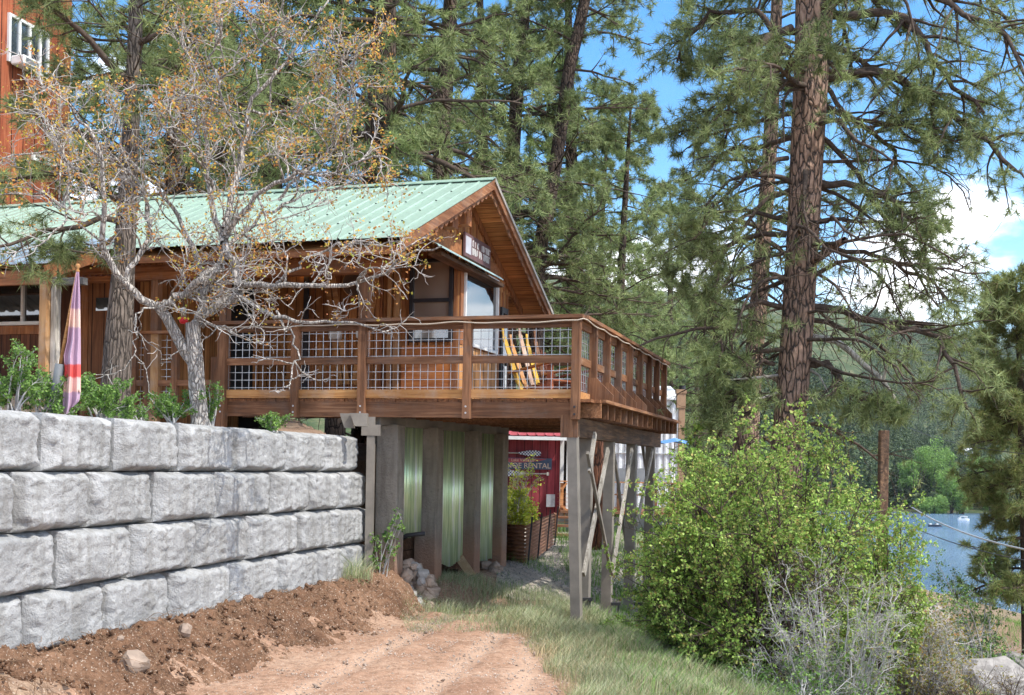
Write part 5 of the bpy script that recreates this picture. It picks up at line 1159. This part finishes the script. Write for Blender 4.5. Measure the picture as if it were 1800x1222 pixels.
for _, Dp, pts, rad, lb, nl, Lm, u0 in specs:
    wd, lf = Soup(), Soup(); pb = W(*pts[0], Dp); gz_ = float(gh(pb.x, pb.y)) - .2
    trk, trr = seg_trunk(pts, Dp, rad, wd, 12, 30, (0, min(gz_, pb.z - .3)))
    tk = wd; wd = Soup()
    g2, rg2 = gen_limbs(trk, trr, nl, u0, .985, lambda u: Lm * (1.12 - u) ** .55, r, 10, .12, -.035, .1)
    wd.tubes(g2, rg2 * .8, rg2 * .2, 5); dress(wd, lf, g2, rg2, r, 9, 4, .22, .02, 16, .25, .42, .42, .6, 0, .74)
    g3, rg3 = gen_limbs(trk, trr, 16, u0 - .16, u0 + .12, lambda u: 1.8, r, 8, .1, -.08, .2); wd.tubes(g3, .022, .006, 4); P, D, t, pi_ = kids(g3, 6, .2, 1, .5, 1.2, r); s2 = walk(P, D, r.uniform(.3, .8, len(t)), 5, .25, -.06, r); wd.tubes(s2, .009, .003, 3)
    T = tree_obj('background_pine', lb, 'tree', Vector(trk[0]), tk, lf, M_bark2, M_need, 'pines behind the cabin', limb_s=wd); protos.append(T)
cps = [(2, 300, 27, 1.0, 1.05, 'pine behind the left part of the roof, hidden by the budding oak'), (0, 470, 31, 2.1, 1.15, 'pine behind the roof, left of the stout one, seen through oak twigs'), (1, 770, 29, .6, 1.0, 'pine between the stout pine and the roof peak'), (3, 590, 34, 1.3, 1.5, 'tall thin pine filling the gap left of the stout one'),
       (3, 840, 38, 3.0, 1.45, 'far pine seen just left of the roof peak'), (1, 1000, 40, 2.2, 1.0, 'pine behind the leaning one, above the deck corner'), (3, 1175, 47, 1.9, 1.0, 'pine above the far end of the deck with a pointed tip'),
       (3, 1050, 44, .4, 1.05, 'pale far pine between the leaning pine and the slender one'), (3, 1225, 58, 2.7, 1.05, 'short far pine left of the thinner ponderosa'), (0, 60, 34, 5.0, 1.1, 'pine beside the tall red house at the top left'), (1, 390, 40, 3.3, 1.2, 'distant pine showing between oak branches at upper left'),
       (3, 1130, 62, 5.1, 1.1, 'low distant pine right of the slender pine'), (3, 1290, 70, 1.1, 1.0, 'small distant pine seen between the two ponderosa trunks')]
M_cp = [lk.children[1].data for lk in protos]
for k, px, D, rz, s_, lb in cps:
    x = ray(px, 700)[0] * D; copy_thing(protos[k], (x, D, float(gh(x, D)) - .2), rz, s_, lb)
# ---------------------------------------------------------------- crooked oak on the terrace
r = np.random.default_rng(5); wd, lf, tw = Soup(), Soup(), Soup(); DO = 11.7
def OP(pts, De, n=16): return scatter_path(pts, DO, De, n)
main = [([(352, 770), (350, 720), (346, 680), (344, 640), (340, 600), (339, 568)], DO, .092, .075), ([(342, 640), (328, 622), (305, 580), (292, 556), (282, 545), (276, 535)], DO - .1, .062, .05),
        ([(278, 540), (255, 528), (232, 510), (215, 492), (201, 477), (190, 440), (184, 400), (183, 340), (186, 290), (170, 240), (140, 205)], 10.9, .042, .012), ([(282, 545), (302, 534), (320, 522), (335, 508), (352, 497), (369, 487), (392, 467)], 11.4, .042, .036),
        ([(340, 575), (352, 557), (380, 540), (402, 525), (416, 510), (419, 495), (413, 475), (403, 457), (396, 430), (399, 400)], 11.6, .055, .038), ([(345, 565), (354, 540), (356, 517), (362, 500), (372, 488), (392, 464), (398, 440)], 12.0, .045, .034),
        ([(399, 405), (412, 350), (425, 300), (432, 240), (440, 190), (475, 140), (510, 95), (545, 50), (560, 10)], 11.9, .036, .008), ([(399, 415), (430, 370), (470, 330), (530, 302), (580, 312), (620, 290), (660, 280)], 11.0, .03, .008),
        ([(418, 500), (436, 497), (465, 502), (497, 507), (540, 502), (580, 500), (630, 500), (675, 488), (705, 455), (740, 438), (780, 432)], 10.6, .034, .007), ([(415, 520), (435, 530), (453, 546), (480, 556), (503, 557), (560, 570), (610, 565), (660, 575), (690, 590)], 10.8, .026, .006),
        ([(500, 556), (510, 575), (523, 598), (530, 635), (512, 655), (510, 672), (513, 688)], 10.6, .013, .004), ([(232, 515), (231, 495), (236, 474), (252, 452), (265, 437), (270, 400), (258, 350), (235, 310), (190, 280)], 11.6, .03, .008),
        ([(350, 497), (347, 470), (343, 448), (332, 428), (318, 400), (300, 365), (270, 320), (235, 290), (200, 262), (180, 240)], 12.4, .032, .008), ([(362, 495), (385, 480), (400, 440), (440, 400), (490, 370), (540, 340), (600, 330)], 12.6, .028, .007),
        ([(302, 534), (270, 545), (245, 550), (243, 580), (245, 600), (235, 630), (222, 650), (205, 662)], 11.0, .012, .003), ([(338, 632), (320, 610), (300, 625), (285, 635), (280, 645)], 11.3, .009, .003),
        ([(356, 575), (375, 572), (395, 578), (412, 580), (440, 575)], 11.0, .014, .004), ([(396, 430), (380, 380), (372, 330), (365, 270), (360, 200), (340, 130), (320, 60)], 12.3, .034, .007), ([(372, 330), (350, 290), (330, 260), (300, 240), (270, 190), (250, 150)], 11.2, .018, .005),
        ([(430, 250), (400, 200), (390, 160), (370, 110), (380, 60), (400, 10)], 11.2, .018, .005), ([(470, 330), (500, 300), (560, 270), (610, 230), (640, 180)], 12.2, .018, .005), ([(497, 507), (520, 480), (560, 450), (610, 430), (660, 430), (700, 420)], 11.2, .016, .005), ([(184, 400), (150, 380), (110, 370), (70, 340), (40, 330)], 11.2, .016, .004), ([(183, 330), (140, 300), (100, 250), (70, 200), (60, 160)], 11.8, .016, .004), ([(440, 190), (470, 200), (520, 190), (580, 160), (630, 110)], 12.3, .015, .004), ([(510, 95), (470, 60), (450, 20), (440, -20)], 11.5, .012, .004)]
mp_ = [OP(a_, e_) for a_, e_, _, _ in main]
for p in mp_[2:]: p[1:] += r.normal(0, .018, (len(p) - 1, 3))
mp_ = np.array(mp_); mr0 = np.array([m_[2] for m_ in main]); mr1 = np.array([m_[3] for m_ in main])
# children start depth fix: shift each limb so that it begins on its parent
for i_ in range(2, len(mp_)):
    s0 = mp_[i_, 0]; best = None
    for j in range(i_):
        d = np.linalg.norm((mp_[j] - s0)[:, [0, 2]], axis=1); k = int(d.argmin())
        if best is None or d[k] < best[0]: best = (d[k], j, k)
    dy = mp_[best[1], best[2], 1] - s0[1]; wfade = np.linspace(1, 0, mp_.shape[1]) ** 1.5; mp_[i_, :, 1] += dy * wfade
wd.tubes(mp_, mr0, mr1, 12)
tws = Soup()
def ck(parents, pr, k, t0, Lr, n, curl, grav, rad, radend, kk, up=0):
    P, D, t, pi_ = kids(parents, k, t0, 1, .5, 1.3, r, False); D[:, 2] += up; L = r.uniform(*Lr, len(t)) * (1.15 - .4 * t)
    p = walk(P, D, L, n, curl, grav, r); (wd if rad > .0075 else tws).tubes(p, rad, radend, kk); return p
low = [i_ for i_ in range(2, len(mp_)) if i_ not in (9, 10, 14, 15, 16, 21)]; lo_ = ck(mp_[[9, 10, 14, 16, 21]], None, 4, .3, (.25, .6), 8, .3, .02, .008, .003, 4, .1)
l1 = ck(mp_[low], None, 8, .15, (.45, 1.15), 9, .26, .035, .012, .004, 5, .15)
l2 = ck(np.concatenate([l1]), None, 6, .15, (.18, .5), 7, .32, .02, .0055, .0025, 4, .1)
l2b = ck(lo_, None, 4, .2, (.1, .3), 8, .3, .0, .005, .002, 3); l3 = ck(l2, None, 4, .2, (.07, .2), 5, .35, .02, .003, .0015, 3)
for par, q_ in ((l3, .75), (l2, .8)):
    e = par[:, -1]; pxs = 900 + e[:, 0] / e[:, 1] * F; zz = e[:, 2]
    pr = np.where(zz > 3.9, q_ * .62, q_ * .3); pr = np.where((pxs > 640) & (zz > 3.7), .95, pr); e = e[r.random(len(e)) < pr]
    for _ in range(7): leaves(lf, e + r.normal(0, .03, e.shape), np.full(len(e), .033), r, .1)
T = tree_obj('crooked_oak', 'crooked pale-barked oak just coming into orange and yellow bud behind the block wall', 'tree', (mp_[0, 0, 0], mp_[0, 0, 1], 2.2), wd, lf, M_oakb, M_oakl)
link('twigs', tws.mesh('twigs', plain('pale_oak_twig', (.44, .41, .38), .9, 0, .4, 12, .1), True, (mp_[0, 0, 0], mp_[0, 0, 1], 2.2)), T)
# ---------------------------------------------------------------- shrubs
def shrub(name, label, base, cen, rad, nst, k1, k2, lsize, nleaf, lm, seed, wm=None, bare=None, r0=.03, cat='bush', group=None, curl=.12, k3=3):
    r = np.random.default_rng(seed); wd, lf = Soup(), Soup(); base = np.array(base, float); cen = np.array(cen, float); rad = np.array(rad, float)
    q = nrm(r.normal(0, 1, (nst, 3))); q[:, 2] = np.where(q[:, 2] < -.5, -q[:, 2], q[:, 2]); tgt = cen + q * rad * r.uniform(.62, 1.0, (nst, 1))
    st = base + r.normal(0, .09, (nst, 3)) * np.array([1, 1, 0]) * max(.4, rad[0]); t = np.linspace(0, 1, 10)[None, :, None]
    mid = (st + tgt) / 2 + np.array([0, 0, .25]) * rad[2] + r.normal(0, .12, (nst, 3)) * rad
    p = (1 - t) ** 2 * st[:, None] + 2 * t * (1 - t) * mid[:, None] + t ** 2 * tgt[:, None]; p[:, 1:] += np.cumsum(r.normal(0, .012, (nst, 9, 3)), 1) * rad.mean()
    wd.tubes(p, r0 * r.uniform(.5, 1.1, nst), r0 * .15, 6); S_ = rad.mean()
    P, D, tt, _ = kids(p, k1, .25, 1, .4, 1.1, r); s2 = walk(P, D, r.uniform(.25, .6, len(tt)) * S_ * .8, 7, curl, .01, r); wd.tubes(s2, r0 * .22, r0 * .07, 4)
    P, D, tt, _ = kids(s2, k2, .2, 1, .4, 1.1, r); s3 = walk(P, D, r.uniform(.12, .3, len(tt)) * min(S_, 1.2) * .8, 5, curl, .01, r); wd.tubes(s3, r0 * .09, r0 * .04, 3)
    al = s3
    if k3: P, D, tt, _ = kids(s3, k3, .2, 1, .4, 1.1, r); s4 = walk(P, D, r.uniform(.06, .16, len(tt)) * min(S_, 1.2), 4, curl, .01, r); wd.tubes(s4, r0 * .06, r0 * .03, 3); al = s4
    i_ = r.integers(0, len(al), nleaf); f = r.random((nleaf, 1)); L_ = al[i_, -1] * f + al[i_, 1] * (1 - f) + r.normal(0, .012, (nleaf, 3))
    if bare is not None: L_ = L_[~bare(L_, r)]
    leaves(lf, L_, lsize * r.uniform(.55, 1.2, len(L_)), r, .3)
    return tree_obj(name, label, cat, tuple(base), wd, lf, wm or M_twig, lm, group, 'foliage')
def bare_big(L, r):
    px = 900 + L[:, 0] / L[:, 1] * F; py = HOR - (L[:, 2] - CZ) / L[:, 1] * F
    return (r.random(len(L)) < .8 * np.exp(-(((L[:, 0] - 3.2) / .85) ** 2 + ((L[:, 2] - .35) / .75) ** 4)) * 1.25)
shrub('leafy_shrub', 'very large bright green leafy shrub in the right foreground beside the deck legs', (2.9, 12.6, -1.3), (2.75, 12.4, .98), (1.4, 1.1, 1.4), 46, 11, 6, .041, 95000, M_leaf, 31, M_limb, bare_big, .034)
shrub('leafy_shrub', 'left lobe of fresh green foliage reaching toward the deck legs', (2.05, 13.6, -.6), (2.05, 13.3, .35), (.68, .75, .85), 22, 9, 6, .041, 27000, M_leaf, 32, M_limb, None, .022)
shrub('leafy_shrub', 'slim yellowish green shrub just right of the far deck corner', (2.9, 17.5, -.8), (2.75, 17.3, 1.2), (.45, .5, 1.5), 16, 9, 6, .055, 15000, M_leaf, 33, M_limb, None, .02)
shrub('bare_shrub', 'tangle of grey twigs with sparse olive and orange leaves at the lower right', (4.6, 13.8, -1.9), (4.35, 13.6, -.35), (.95, 1.0, 1.0), 46, 11, 7, .038, 20000, M_leafo, 34, None, None, .03, curl=.2)
shrub('bare_shrub', 'low dark grey twiggy bush at the bottom right beside the gravel path', (5.6, 13.0, -2.3), (5.2, 12.6, -.9), (.9, .8, .7), 34, 10, 6, .03, 2500, M_leafo, 35, M_limb, None, .022, curl=.22)
shrub('leafy_shrub', 'pale green shrub by the lake under the right edge pine', (10.2, 24.5, -3.4), (9.7, 24.5, -1.6), (1.3, 1, 1.8), 18, 8, 5, .06, 9000, M_leafg, 36, None, None, .03)
shrub('leafy_shrub', 'yellow-green small bush at the right edge above the rocks', (10.8, 23.5, -3.4), (10.4, 23.2, -2.6), (.8, .8, .7), 12, 7, 5, .06, 3500, M_leafy, 37, None, None, .02)
shrub('leafy_shrub', 'low green bush below the big shrub at the slope edge', (2.6, 11.0, -.8), (2.9, 11.2, -.35), (.8, .6, .5), 16, 8, 5, .04, 5000, M_leafg, 38, None, None, .02)
for i_, (px, py, D, rx, rz, n, lm, lb) in enumerate(((28, 690, 9.6, .26, .32, 3800, M_leafg, 'bushy green plant at the far left on top of the block wall'), (75, 690, 9.9, .24, .22, 3000, M_leafg, 'low green plant left of the flag on the block wall'), (180, 708, 10.6, .33, .22, 6000, M_leafg, 'dense round green bush at the pine trunk behind the wall'), (120, 718, 10.2, .16, .15, 1400, M_leafg, 'small green plant at the foot of the flag'), (305, 718, 11.6, .26, .2, 4200, M_leafg, 'green bush left of the oak trunk'), (368, 712, 11.9, .14, .24, 2000, M_leafg, 'narrow green bush touching the right side of the oak trunk'), (482, 742, 12.9, .19, .12, 1800, M_leafg, 'small ferny green tuft at the wall top right of the oak'), (240, 735, 11.0, .2, .1, 900, M_leafg, 'low sparse green sprig between the pine and oak trunks'))):
    c = W(px, py, D); shrub('wall_top_plant', lb, (c.x, c.y, 2.22), (c.x, c.y, max(c.z, 2.22 + rz)), (rx, rx, rz), 12, 6, 4, .03, n, lm, 40 + i_, None, None, .012, 'plant', None, .12, 0)
c = W(915, 880, 22.5); shrub('yellow_green_shrub', 'bright yellow-green shrub growing in the rusty planter by the red shed', (c.x - .1, 22.5, .5), (c.x - .05, 22.5, 1.2), (.40, .5, .85), 18, 8, 5, .06, 7000, M_leafy, 51, None, lambda L, r: (L[:, 2] > 1.45) & (r.random(len(L)) < .75), .02)
c = W(690, 960, 14.9); shrub('wild_sapling', 'thin green sapling growing beside the first concrete pillar', (c.x - .15, 14.8, .35), (c.x + .03, 14.8, 1.0), (.28, .2, .32), 7, 4, 3, .05, 420, M_leafg, 52, None, None, .01, k3=0)
shrub('bare_shrub', 'pale grey tangle of leafless twigs in the lower middle of the big green shrub', (3.3, 11.6, -1.2), (3.1, 11.35, .42), (.85, .45, .65), 30, 11, 6, .035, 4200, M_leaf, 61, None, None, .02, curl=.26)
shrub('leafy_shrub', 'upper right lobe of the big shrub, below the reddish timber post', (4.2, 13.4, -1.2), (3.85, 13.1, .7), (.95, .8, .95), 28, 10, 6, .041, 38000, M_leaf, 62, M_limb, None, .022)
# ---------------------------------------------------------------- grass, litter, pebbles
r = np.random.default_rng(77)
def grass(name, n, xf, yr, hr, lm, dens=None, wdt=.006, lean=.35):
    y = r.uniform(*yr, n); u = r.random(n); lo, hi = xf(y); x = lo + (hi - lo) * u
    if dens is not None: k = r.random(n) < dens(x, y); x, y = x[k], y[k]
    z = gh(x, y); h = r.uniform(*hr, len(x)) * (.6 + .8 * (np.sin(x * 3.1 + np.cos(y * 2.3) * 2) * .5 + .5)); a = r.uniform(0, 2 * math.pi, len(x)); s = Soup()
    P = np.stack([x, y, z - .01], 1); d = np.stack([np.cos(a) * lean * r.random(len(x)), np.sin(a) * lean * r.random(len(x)), np.ones(len(x))], 1); d = nrm(d)
    sd_ = np.stack([-np.sin(a + 1), np.cos(a + 1), 0 * a], 1) * wdt / 2; m_ = P + d * (h * .55)[:, None]; tip = P + d * h[:, None] + np.stack([np.cos(a), np.sin(a), -.3 + 0 * a], 1) * (h * .32)[:, None]
    s.quads(P - sd_, P + sd_, m_ + sd_ * .7, m_ - sd_ * .7); s.tris(m_ - sd_ * .7, m_ + sd_ * .7, tip)
    tag(link(name, s.mesh(name, lm)), kind='stuff')
road_r = lambda y: np.interp(y, [4, 8, 10, 12, 14.6], [1.1, .72, .55, .35, -.1])
clump = lambda x, y: .35 + .65 * (np.sin(x * 2.7 + 1.3 * np.sin(y * 2.1)) * np.cos(y * 3.3 + x) > -.2)
grass('grass', 95000, lambda y: (road_r(y) - .05 + .12 * np.sin(y * 4), road_r(y) + 3.2), (5.5, 15), (.06, .24), M_grass, clump)
grass('shaded_grass', 17000, lambda y: (np.interp(y, [12.3, 15], [-1.0, -1.5]), np.full_like(y, 1.3)), (13.0, 17.2), (.05, .2), M_grass, clump)
grass('dry_grass', 26000, lambda y: (road_r(y) - .15, road_r(y) + 2.4), (6, 14.6), (.05, .2), M_straw, clump)
grass('slope_grass', 80000, lambda y: (np.full_like(y, 1.0), 5 + y * .3), (9, 36), (.08, .3), M_leafg, clump, .010)
grass('yard_grass', 9000, lambda y: (np.full_like(y, -.2), np.full_like(y, 3.5)), (17, 24), (.05, .2), M_leafg, lambda x, y: .9 * (np.sin(x * 2 + y) * np.cos(y * 1.3) > .35))
grass('bank_grass', 900, lambda y: (wallx(np.minimum(y, 15)) + .1, wallx(np.minimum(y, 15)) + .35), (14.2, 15.6), (.15, .45), M_grass, None, .007)
for xx, yy, n_ in ((1.15, 21.0, 1500), (.6, 17.3, 900), (2.1, 22.3, 700)):
    pass
def pebbles(name, n, xf, yr, sr, mat_, zf=0):
    y = r.uniform(*yr, n); lo, hi = xf(y); x = lo + (hi - lo) * r.random(n); z = gh(x, y) + zf; s_ = r.uniform(*sr, n) ** 1; s = Soup()
    P = np.stack([x, y, z], 1); oc = np.array([[1, 0, 0], [0, 1, 0], [-1, 0, 0], [0, -1, 0], [0, 0, .7], [0, 0, -.5]]); v = P[:, None] + (oc[None] + r.normal(0, .22, (n, 6, 3))) * s_[:, None, None]
    b = s.addv(v); f = np.array([[0, 1, 4], [1, 2, 4], [2, 3, 4], [3, 0, 4], [1, 0, 5], [2, 1, 5], [3, 2, 5], [0, 3, 5]]); s.F3.append((f[None] + (np.arange(n) * 6)[:, None, None]).reshape(-1, 3) + b)
    tag(link(name, s.mesh(name, mat_)), kind='stuff')
pebbles('gravel', 9000, lambda y: (wallx(np.minimum(y, 15)) + .9, road_r(y) + .3), (6, 14.6), (.003, .011), plain('pale_grit', (.46, .38, .32), .9, 0, .5, 3), .032)
pebbles('loose_stones', 420, lambda y: (wallx(np.minimum(y, 15)) + .7, road_r(y) + .2), (6, 14.6), (.01, .026), M_rock, .03)
pebbles('yard_gravel', 7000, lambda y: (0 * y - .2, 0 * y + 3.6), (16.6, 26), (.008, .022), M_rockg, .015)
# clods, roots and litter on the bank
n = 2600; y = r.uniform(6.2, 15.6, n); wv = r.uniform(.05, 1.25, n) ** 1; x = wallx(np.minimum(y, 15.2)) + wv; z = .47 * (1 - sst(wv - .1, .12, .95)) + r.uniform(-.02, .03, n)
s = Soup(); s_ = .004 + .034 * r.random(n) ** 3; P = np.stack([x, y, z], 1); oc = np.array([[1, 0, 0], [0, 1, 0], [-1, 0, 0], [0, -1, 0], [0, 0, .8], [0, 0, -.8]]); v = P[:, None] + (oc[None] + r.normal(0, .3, (n, 6, 3))) * s_[:, None, None]
b = s.addv(v); f = np.array([[0, 1, 4], [1, 2, 4], [2, 3, 4], [3, 0, 4], [1, 0, 5], [2, 1, 5], [3, 2, 5], [0, 3, 5]]); s.F3.append((f[None] + (np.arange(n) * 6)[:, None, None]).reshape(-1, 3) + b)
tag(link('earth_clods', s.mesh('earth_clods', M_bank)), kind='stuff')
n = 1000; y = r.uniform(6.4, 15.4, n); wv = r.uniform(.1, .95, n); x = wallx(np.minimum(y, 15.2)) + wv; z = .5 * (1 - sst(wv - .1, .12, .95)) + .02
s = Soup(); s.tubes(walk(np.stack([x, y, z], 1), np.stack([r.normal(.5, .5, n), r.normal(0, .6, n), r.normal(-.5, .3, n)], 1), r.uniform(.06, .35, n), 6, .3, -.05, r), .0028, .0012, 3)
tag(link('roots', s.mesh('roots', plain('dry_root', (.24, .15, .09), .9))), kind='stuff')
# ---------------------------------------------------------------- far forest and lakeside trees
r = np.random.default_rng(99)
def far_forest(name, n, rr, yy, hr, mat_, per=70, shape=.3):
    y = np.sort(r.uniform(yy[0] ** .6, yy[1] ** .6, n) ** (1 / .6)); q = r.uniform(*rr, n); x = q * y; z = gh(x, y); k = z > -19; x, y, z = x[k], y[k], z[k]; n = len(x); h = r.uniform(*hr, n); s = Soup()
    u = r.random((n, per)) ** .8; a = r.uniform(0, 2 * math.pi, (n, per)); rad = (shape * h)[:, None] * (1 - u) ** .8 * (.35 + .65 * r.random((n, per))) * (.55 + .45 * r.random((n, 1)))
    P = np.stack([x[:, None] + rad * np.cos(a), y[:, None] + rad * np.sin(a), z[:, None] + h[:, None] * (.12 + .88 * u)], -1).reshape(-1, 3); sz = np.repeat(h * .095, per) * (1.25 - u.reshape(-1))
    d = nrm(r.normal(0, 1, P.shape) * np.array([1, 1, .6]) + np.array([0, 0, -.15])); e = nrm(np.cross(d, r.normal(0, 1, P.shape))); sz = sz[:, None]
    s.tris(P - e * sz * .45, P + e * sz * .45, P + d * sz); s.tris(P - d * sz * .3 - e * sz * .3, P - d * sz * .3 + e * sz * .5, P + e * sz * .6 + d * sz * .4)
    t = np.stack([np.stack([x, y, z - 1], 1), np.stack([x, y, z + h], 1)], 1); s.tubes(t, h * .011, h * .002, 4)
    return tag(link(name, s.mesh(name, mat_)), kind='stuff')
M_farn = leafm('hillside_needles', [(.03, .055, .03), (.06, .095, .045), (.10, .145, .06), (.15, .19, .075)], .15, nscale=.06)
far_forest('near_hillside_forest', 3000, (.05, .42), (655, 1400), (17, 30), M_farn, 110, .2)
far_forest('far_hillside_forest', 3000, (.30, .46), (1500, 2500), (20, 34), M_farn, 26, .22)
far_forest('lakeside_forest', 150, (.1, .52), (642, 720), (12, 24), M_farn, 300, .2)
far_forest('slope_forest', 46, (-.1, .17), (75, 140), (8, 15), M_needb, 3200, .16)
def cottonwood(px, py0, py1, wpx, D, lb, i_):
    r = np.random.default_rng(200 + i_); p = W(px, py1, D); g = float(gh(p.x, p.y)); top = W(px, py0, D).z; H = top - g; R_ = wpx / F * D / 2; wd, lf = Soup(), Soup()
    st = np.array([[p.x, p.y, g]] * 9); st += r.normal(0, .6, st.shape) * [1, 1, 0]; pa = walk(st, r.normal(0, .28, (9, 3)) + [0, 0, 1], np.full(9, H * .75), 7, .1, .02, r); wd.tubes(pa, .35, .08, 5)
    nc = 26; q = nrm(r.normal(0, 1, (nc, 3))) * r.uniform(.35, .8, (nc, 1)) * [R_, R_, H * .42] + [p.x, p.y, g + H * .56]; n = 5200; c_ = q[r.integers(0, nc, n)]; o = nrm(r.normal(0, 1, (n, 3))) * (r.random((n, 1)) ** .35) * R_ * .36; leaves(lf, c_ + o, np.full(n, 1.15), r)
    tree_obj('cottonwood_tree', lb, 'tree', (p.x, p.y, g), wd, lf, M_limb, M_cott, 'bright cottonwoods on the far shore', 'crown')
for i_, a_ in enumerate(((1634, 758, 850, 74, 690, 'large round bright green tree upper left on the far shore'), (1660, 778, 850, 48, 700, 'bright green tree adjoining the large round one on its right'), (1672, 815, 885, 56, 662, 'bright green tree in the middle of the far shore group'), (1690, 840, 900, 56, 650, 'low bright green tree nearest the far waterline'), (1722, 790, 850, 60, 720, 'bright green tree at the upper right of the far shore group'), (1640, 872, 903, 60, 652, 'low bright bush-like tree left at the far waterline'), (1596, 790, 870, 40, 680, 'bright green tree peeping left of the far shore house'), (1745, 850, 900, 50, 655, 'bright green tree at the right of the far shore behind the edge pine'))): cottonwood(*a_, i_)
# ---------------------------------------------------------------- air between here and the far ridge
hz = MB().box(-3000, 3000, -420, 4400, -27, 620).obj('haze', None); tag(hz, kind='stuff')
mh = bpy.data.materials.new('haze_air'); mh.use_nodes = True; hn = mh.node_tree; hn.nodes.remove(hn.nodes['Principled BSDF'])
pv = hn.nodes.new('ShaderNodeVolumePrincipled'); pv.inputs['Color'].default_value = (.86, .92, 1, 1); pv.inputs['Density'].default_value = .00003; pv.inputs['Anisotropy'].default_value = .2
hn.links.new(pv.outputs[0], hn.nodes['Material Output'].inputs['Volume']); hz.data.materials.append(mh)
